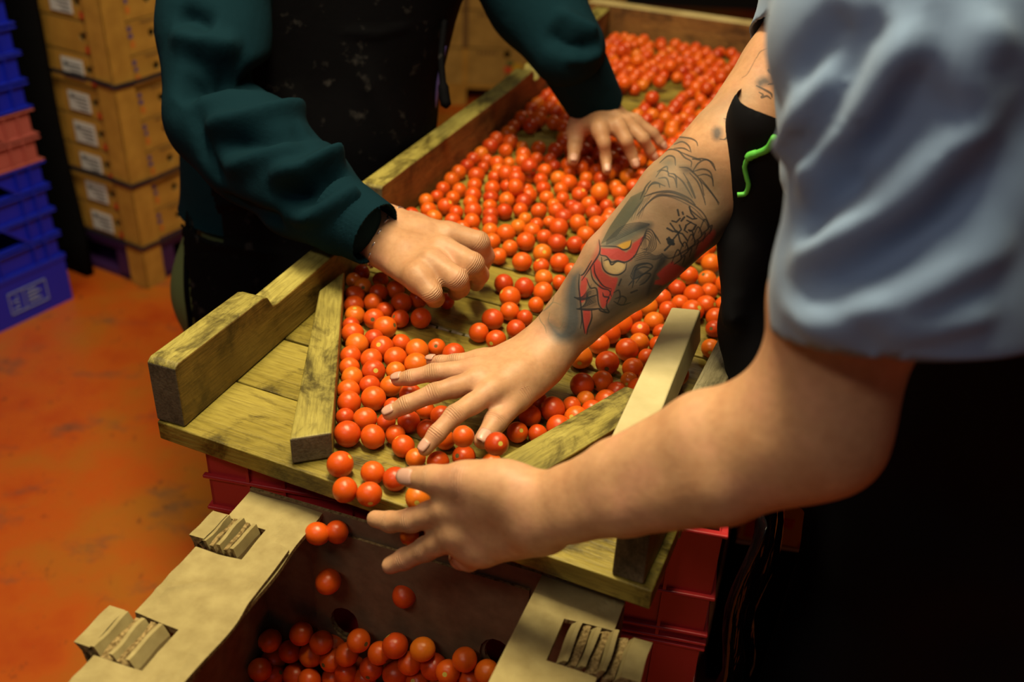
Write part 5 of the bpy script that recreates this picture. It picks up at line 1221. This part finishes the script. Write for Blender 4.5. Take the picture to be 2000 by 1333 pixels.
# trousers
G = Grid(np.minimum(hip2, hip2) * [1, 1, 0] - [.32, .32, .0], hip2 + [.32, .32, .2], .011)
for s in (-1, 1):
    h0 = hip2 + lat2h * s * .085; kn = h0 * [1, 1, 0] + [0, 0, .48]; an = h0 * [1, 1, 0] + [0, 0, .10]
    G.add([(h0, kn, .115, .085), (kn, an, .085, .07)], k=.05, kc=.04)
G.add([(hip2 - lat2h * .08, hip2 + lat2h * .08, .125, .125)], k=.05)
V, Q = G.mesh(); cloth('trousers', V, Q, BLACK, p2, 0)
def tube(name, pts, r, m, parent, seg=8, **k):
    p = np.array(pts); V, F = [], []
    for i in range(len(p)):
        t = unit(p[min(i + 1, len(p) - 1)] - p[max(i - 1, 0)]); a = unit(np.cross(t, [0.3, .2, 1])); b = np.cross(t, a)
        rr = r[i] if isinstance(r, (list, tuple)) else r
        for j in range(seg): V.append(p[i] + (a * math.cos(2 * math.pi * j / seg) + b * math.sin(2 * math.pi * j / seg)) * rr)
    for i in range(len(p) - 1):
        for j in range(seg): F.append((i * seg + j, (i + 1) * seg + j, (i + 1) * seg + (j + 1) % seg, i * seg + (j + 1) % seg))
    F += [tuple(range(seg)), tuple(range((len(p) - 1) * seg, len(p) * seg))]
    return part(name, V, F, m, parent, True, **k)
def bez3(pts, n=6):
    p = np.array(pts, float); q = np.vstack([2 * p[0] - p[1], p, 2 * p[-1] - p[-2]]); out = []
    for i in range(1, len(q) - 2):
        for t in np.linspace(0, 1, n, endpoint=False):
            a, b, c, d = q[i - 1], q[i], q[i + 1], q[i + 2]; out.append(.5 * ((2 * b) + (-a + c) * t + (2 * a - 5 * b + 4 * c - d) * t * t + (-a + 3 * b - 3 * c + d) * t ** 3))
    return out + [p[-1]]
NEON = mat('green_cord', (.10, .50, .06), .6)
_ct = bvhtree.BVHTree.FromPolygons([Vector(v) for v in AV], AQ.tolist())
def on(tree_, u, v, lift, dflt):
    r = Vector(ray(u, v)).normalized(); h_ = tree_.ray_cast(Vector(CAM), r); return np.array(h_[0]) - np.array(r) * lift if h_[0] is not None else D(u, v, dflt)
tube('cord', bez3([on(_ct, u, v, .005, .90) for u, v in ((1514, 268), (1500, 290), (1482, 299), (1464, 306), (1455, 325), (1458, 345), (1462, 362), (1456, 378))] + [on(_ct, 1440, 381, .01, .93)]), [.0035] * 14 + [.0042] * 6 + [.0024] * 29, NEON, p2, label='bright green cord of the apron')

# ===== the person on the left: teal sweatshirt, black apron
p1 = empty('person', tuple(np.array([-.45, 1.62, 0])), 0, label='person in a dark teal sweatshirt and dusty black apron leaning over the left rail', cat='person')
w1 = HZ(752, 462, .080); e1_ = D(408, 235, 1.30); s1_ = D(425, -170, 1.33)
Z5 = 5.797
def q1(x, y, h): return HZ(690 + x / Z5, 390 + y / Z5, h)
f1 = [[q1(1085, 400, .086), q1(1420, 485, .080), q1(1490, 640, .055), q1(1450, 790, .026)],
      [q1(1000, 560, .090), q1(1350, 730, .084), q1(1420, 850, .056), q1(1380, 975, .026)],
      [q1(880, 715, .088), q1(1170, 900, .080), q1(1205, 1000, .052), q1(1150, 1070, .026)],
      [q1(720, 870, .080), q1(890, 1060, .070), q1(930, 1120, .046), q1(890, 1150, .026)]]
t1 = [q1(640, 330, .060), q1(950, 420, .048), q1(1200, 560, .034), q1(1330, 680, .024)]
n1_ = np.array([.0, -.25, 1.]); allp_ = np.array([w1, e1_, s1_] + [x for f in f1 for x in f] + t1)
G = Grid(np.minimum(w1, allp_[3:].min(0)) - .06, np.maximum(w1, allp_[3:].max(0)) + .06, .0019)
hand(G, w1, f1, t1, n1_, 1.22, spread=.023, fsc=1.12)
la1 = unit(f1[0][0] - f1[3][0])
for sg in (-1, 1): G.add([(w1 + la1 * sg * .016 - unit(w1 - e1_) * .02, lerp(w1, f1[1][0], .5) + la1 * sg * .022, .0235, .019)], k=.015)
ax1 = unit(w1 - e1_)
G.add([(w1, w1 - ax1 * .05, .029, .030)], k=.02)
h1 = G.mesh(); h1 = (smooth_mesh(*h1, n=2), h1[1])
G = Grid(np.minimum(np.minimum(w1, e1_), s1_) - .08, np.maximum(np.maximum(w1, e1_), s1_) + .08, .006)
G.add([(w1 - ax1 * .03, e1_, .026, .036), (e1_, s1_, .036, .045)], k=.03, kc=.03); a1 = G.mesh()
# his left hand
Z7 = 7.017
def q7(x, y, h): return HZ(1080 + x / Z7, 180 + y / Z7, h)
w1b = q7(620, 200, .105); e1b = D(1055, -60, 1.55); s1b = D(830, -260, 1.42)
f1b = [[q7(640, 500, .095), q7(700, 700, .078), q7(725, 900, .055), q7(745, 1130, .036)],
       [q7(880, 450, .098), q7(1010, 670, .080), q7(1075, 850, .058), q7(1150, 1050, .038)],
       [q7(1010, 420, .094), q7(1240, 640, .078), q7(1330, 800, .058), q7(1400, 940, .040)],
       [q7(1110, 400, .084), q7(1370, 560, .070), q7(1460, 680, .056), q7(1530, 790, .042)]]
t1b = [q7(400, 400, .085), q7(310, 560, .070), q7(300, 740, .055), q7(270, 1000, .036)]
n1b = np.array([.05, -.15, 1.]); allp_ = np.array([w1b] + [x for f in f1b for x in f] + t1b)
G = Grid(allp_.min(0) - .06, allp_.max(0) + .06, .0024)
hand(G, w1b, f1b, t1b, n1b, 1.02, spread=.019)
axb = unit(w1b - e1b); G.add([(w1b, w1b - axb * .06, .029, .03)], k=.02)
h2 = G.mesh(); h2 = (smooth_mesh(*h2, n=2), h2[1])
G = Grid(np.minimum(np.minimum(w1b, e1b), s1b) - .08, np.maximum(np.maximum(w1b, e1b), s1b) + .08, .007)
G.add([(w1b - axb * .04, e1b, .028, .040), (e1b, s1b, .042, .052)], k=.03, kc=.03); a2 = G.mesh()
sh1 = D(425, -170, 1.40); sh2 = D(850, -250, 1.46); hip1 = D(585, 560, 1.74); lat1 = unit((sh2 - sh1) * [1, 1, 0]); fw1 = unit(np.cross(lat1, [0, 0, 1.])); fw1 = fw1 if fw1[1] < 0 else -fw1
hc1 = (sh1 + sh2) / 2 + fw1 * .10 + np.array([0, 0, .24]); fg1 = figure(sh1, sh2, hip1, lat1, fw1, hc1, 0)
hV, hQ, hP = head_mesh(hc1, fw1 + np.array([.3, 0, -.6]), np.array([0, 0, 1.]) + fw1 * .5)
V, Q = body_mesh([h1, a1, h2, a2, fg1, (hV, hQ)]); inv = np.array(parent_matrix(p1).inverted())
me1 = mesh_np('body', V @ inv[:3, :3].T + inv[:3, 3], Q, [SKIN1]); joint_attr(me1, V, Q, [(f1, t1, n1_ + unit(CAM - w1), 1.2), (f1b, t1b, n1b, 1.0)]); put(bpy.data.objects.new('body', me1), p1); head_extras(hP, p1, HAIR, hc1)
for f in f1b: nail(f[3], f[2], n1b * .6 + unit(CAM - f[3]) * .6, .0105, .013, p1, .008, .0088)
nail(t1b[3], t1b[2], n1b * .4 + unit(CAM - t1b[3]) * .7, .012, .014, p1, .008, .0108)
# sweatshirt
G = Grid(np.array([-.80, .95, .72]), np.array([.22, 1.95, 1.62]), .0055)
TS = [(a, b, r0 + .022, r1 + .024) for a, b, r0, r1 in torso_segs(sh1, sh2, hip1 + [0, 0, .05])]; G.add(TS, k=.05, kc=.06)
c1 = D(745, 465, 1.163); up1 = D(600, 365, 1.24)
G.add([(s1_, D(418, 60, 1.31), .078, .070), (D(418, 60, 1.31), D(428, 215, 1.285), .070, .068)], k=.02, kc=.02)
G.add([(D(430, 235, 1.28), D(500, 295, 1.26), .068, .069), (D(500, 295, 1.26), D(590, 368, 1.215), .069, .061), (D(590, 368, 1.215), D(668, 424, 1.185), .061, .047)], k=.015, kc=.015)
G.add([(sh2, D(960, -140, 1.50), .085, .074), (D(960, -140, 1.50), D(1045, 0, 1.53), .074, .070), (D(1045, 0, 1.53), D(1108, 95, 1.50), .070, .058)], k=.025, kc=.025)
V, Q = G.mesh(); V = smooth_mesh(V, Q, 2)
FO = [([(345, 205), (370, 160), (440, 140), (530, 150), (580, 165)], -.030, .016), ([(380, 250), (470, 235), (560, 215), (600, 215)], .014, .013), ([(400, 290), (500, 275), (590, 255), (625, 262)], -.014, .014), ([(520, 345), (590, 340), (640, 315), (665, 308)], .022, .013),
      ([(540, 380), (600, 385), (650, 350), (690, 345)], -.016, .013), ([(430, 330), (520, 310), (600, 290)], .012, .014), ([(560, 430), (620, 420), (680, 380), (700, 372)], .012, .011), ([(330, 60), (400, 80), (480, 110)], .014, .020), ([(340, 30), (380, 40), (420, 60)], -.016, .016), ([(350, 110), (420, 130), (500, 100)], -.010, .015),
      ([(1080, 20), (1130, 50), (1170, 70)], .012, .014), ([(1060, 60), (1110, 90), (1170, 100)], -.012, .014), ([(1100, 110), (1140, 112), (1180, 100)], .010, .012), ([(430, 380), (500, 420), (560, 440)], -.010, .014), ([(380, 200), (400, 300), (440, 370)], -.008, .014)]
V = folds(V, Q, [(a, b * 1.25, c * .95) for a, b, c in FO]); V, Q = cut(V, Q, [(D(350, 400, 1.62), np.array([0, 0, -1.]))]); cloth('sweatshirt', V, Q, KNIT, p1, 0)
def cuff(pa, pb, ra, rb, nm):
    G = Grid(np.minimum(pa, pb) - max(ra, rb) * 1.6 - .02, np.maximum(pa, pb) + max(ra, rb) * 1.6 + .02, .003); d = unit(pb - pa)
    G.add([(pa, pb + d * rb, ra, rb)], k=.005); V, Q = G.mesh(); V = smooth_mesh(V, Q, 2)
    # fine ribs around the cuff
    d1 = unit(np.cross(d, [0, 0, 1.])); d2 = np.cross(d, d1); rel = V - pa; ang = np.arctan2(rel @ d2, rel @ d1); rad_ = rel - np.outer(rel @ d, d); V = V + rad_ * (.012 * np.sin(ang * 46))[:, None]
    V, Q = cut(V, Q, [(pb, d), (pa - d * .005, -d)]); cloth(nm, V, Q, KNIT, p1, .003)
cuff(D(662, 416, 1.187), D(733, 458, 1.168), .046, .0355, 'cuff')
cuff(D(1108, 100, 1.505), w1b + np.array([-.004, .004, .002]), .052, .043, 'cuff')
# apron over the sweatshirt, skirt down to the shins
ap = []
G = Grid(np.array([-.85, 1.0, .18]), np.array([.15, 1.95, 1.45]), .0065)
G.add([(a + fw1 * .018, b + fw1 * .018, r0 + .004, r1 + .004) for a, b, r0, r1 in TS[:4]], k=.03, kc=.06)
hf = hip1 + fw1 * .03
G.add([(hf - lat1 * .08, (hf - lat1 * .075) * [1, 1, 0] + [0, 0, .25], .112, .115), (hf + lat1 * .09, (hf + lat1 * .08) * [1, 1, 0] + [0, 0, .25], .125, .13)], k=.05, kc=.08)
V, Q = G.mesh(); V = smooth_mesh(V, Q, 2); N = vnormals(V, Q)
V = folds(V, Q, [([(380, 470), (450, 480), (560, 500)], .005, .006), ([(560, 150), (600, 300), (640, 420)], .010, .02), ([(660, 62), (740, 66), (810, 50)], .004, .005), ([(700, 100), (760, 250), (780, 330)], .008, .02), ([(365, 420), (440, 395), (500, 400)], .006, .007)])
ctr = (sh1 + sh2) / 2; wz = D(350, 405, 1.6)[2]; lo_ = V[:, 2] < wz; la_ = lambda p: float((p - ctr) @ lat1); lA, lB, lC = la_(D(364, 520, 1.60)), la_(D(425, 400, 1.55)), la_(D(338, 165, 1.42)); zB, zC = D(425, 400, 1.55)[2], D(338, 165, 1.42)[2]; keep = ((V - hip1) @ fw1 > np.where(lo_, -.035, .012)) & (V[:, 2] > .26); keep &= ((V - ctr) @ lat1 > np.where(lo_, lA, lB + (lC - lB) * np.clip((V[:, 2] - zB) / (zC - zB), 0, 1.5))); fk = keep[Q].all(1); Q = Q[fk]; u = np.unique(Q); mp = np.zeros(len(V), int); mp[u] = np.arange(len(u))
cloth('apron', V[u], mp[Q], APR, p1, .003, label='black apron with dusty stains')
for ln in ([D(372, 395, 1.56), D(366, 450, 1.56), D(364, 560, 1.57), D(372, 640, 1.60), D(374, 760, 1.62)], [D(374, 400, 1.555), D(380, 470, 1.555), D(384, 560, 1.57), D(380, 620, 1.58)]): tube('apron_string', bez3(ln), .0045, APR, p1)
tube('apron_string', bez3([D(868, 40, 1.46), D(862, 110, 1.46), D(866, 170, 1.46), D(872, 212, 1.46)]), [.005] * 12 + [.008] * 6 + [.002], APR, p1)
VIO = mat('violet_trim', (.12, .10, .40), .7)
tube('apron_binding', bez3([D(868, 90, 1.50), D(858, 150, 1.52), D(850, 200, 1.55), D(838, 245, 1.58)]), .0035, VIO, p1, label='violet edge binding')
G = Grid(hip1 * [1, 1, 0] - [.34, .30, 0], hip1 + [.34, .30, .2], .010)
for s in (-1, 1):
    h0 = hip1 + lat1 * s * .076; G.add([(h0, h0 * [1, 1, 0] + [0, 0, .48], .118, .082), (h0 * [1, 1, 0] + [0, 0, .48], h0 * [1, 1, 0] + [0, 0, .10], .082, .07)], k=.04, kc=.04)
G.add([(hip1 - lat1 * .08, hip1 + lat1 * .08, .125, .125)], k=.05); G.add([(hip1 + [0, 0, .02] - lat1 * .07, hip1 + [0, 0, .13] - lat1 * .06, .120, .112), (hip1 + [0, 0, .02] + lat1 * .07, hip1 + [0, 0, .13] + lat1 * .06, .120, .112)], k=.04); V, Q = G.mesh(); cloth('trousers', V, Q, GREENP, p1, 0)
# chain bracelet
CHN = mat('silver_chain', (.5, .42, .46), .25, .8, Metallic=.8)
bc = w1 + ax1 * .002; dd1 = unit(la1 - ax1 * (la1 @ ax1)); dd2 = np.cross(ax1, dd1)
for k in range(30):
    a = 2 * math.pi * k / 30; c = bc + (dd1 * math.cos(a) * .0455 + dd2 * math.sin(a) * .0335) - ax1 * .012 * math.cos(a); tdir = unit(-dd1 * math.sin(a) * .033 + dd2 * math.cos(a) * .0295)
    bm = bmesh.new(); Vv, Ff = [], []; na, nb_ = 10, 5; uu = unit(c - bc) if k % 2 else ax1
    for i in range(na):
        for j in range(nb_):
            A1 = 2 * math.pi * i / na; B1 = 2 * math.pi * j / nb_; R1 = .0034 + .0011 * math.cos(B1); Vv.append(c + tdir * R1 * 1.35 * math.cos(A1) + uu * R1 * math.sin(A1) + np.cross(tdir, uu) * .0011 * math.sin(B1))
    for i in range(na):
        for j in range(nb_): Ff.append((i * nb_ + j, ((i + 1) % na) * nb_ + j, ((i + 1) % na) * nb_ + (j + 1) % nb_, i * nb_ + (j + 1) % nb_))
    bm.free(); part('bracelet_link', Vv, Ff, CHN, p1, True)
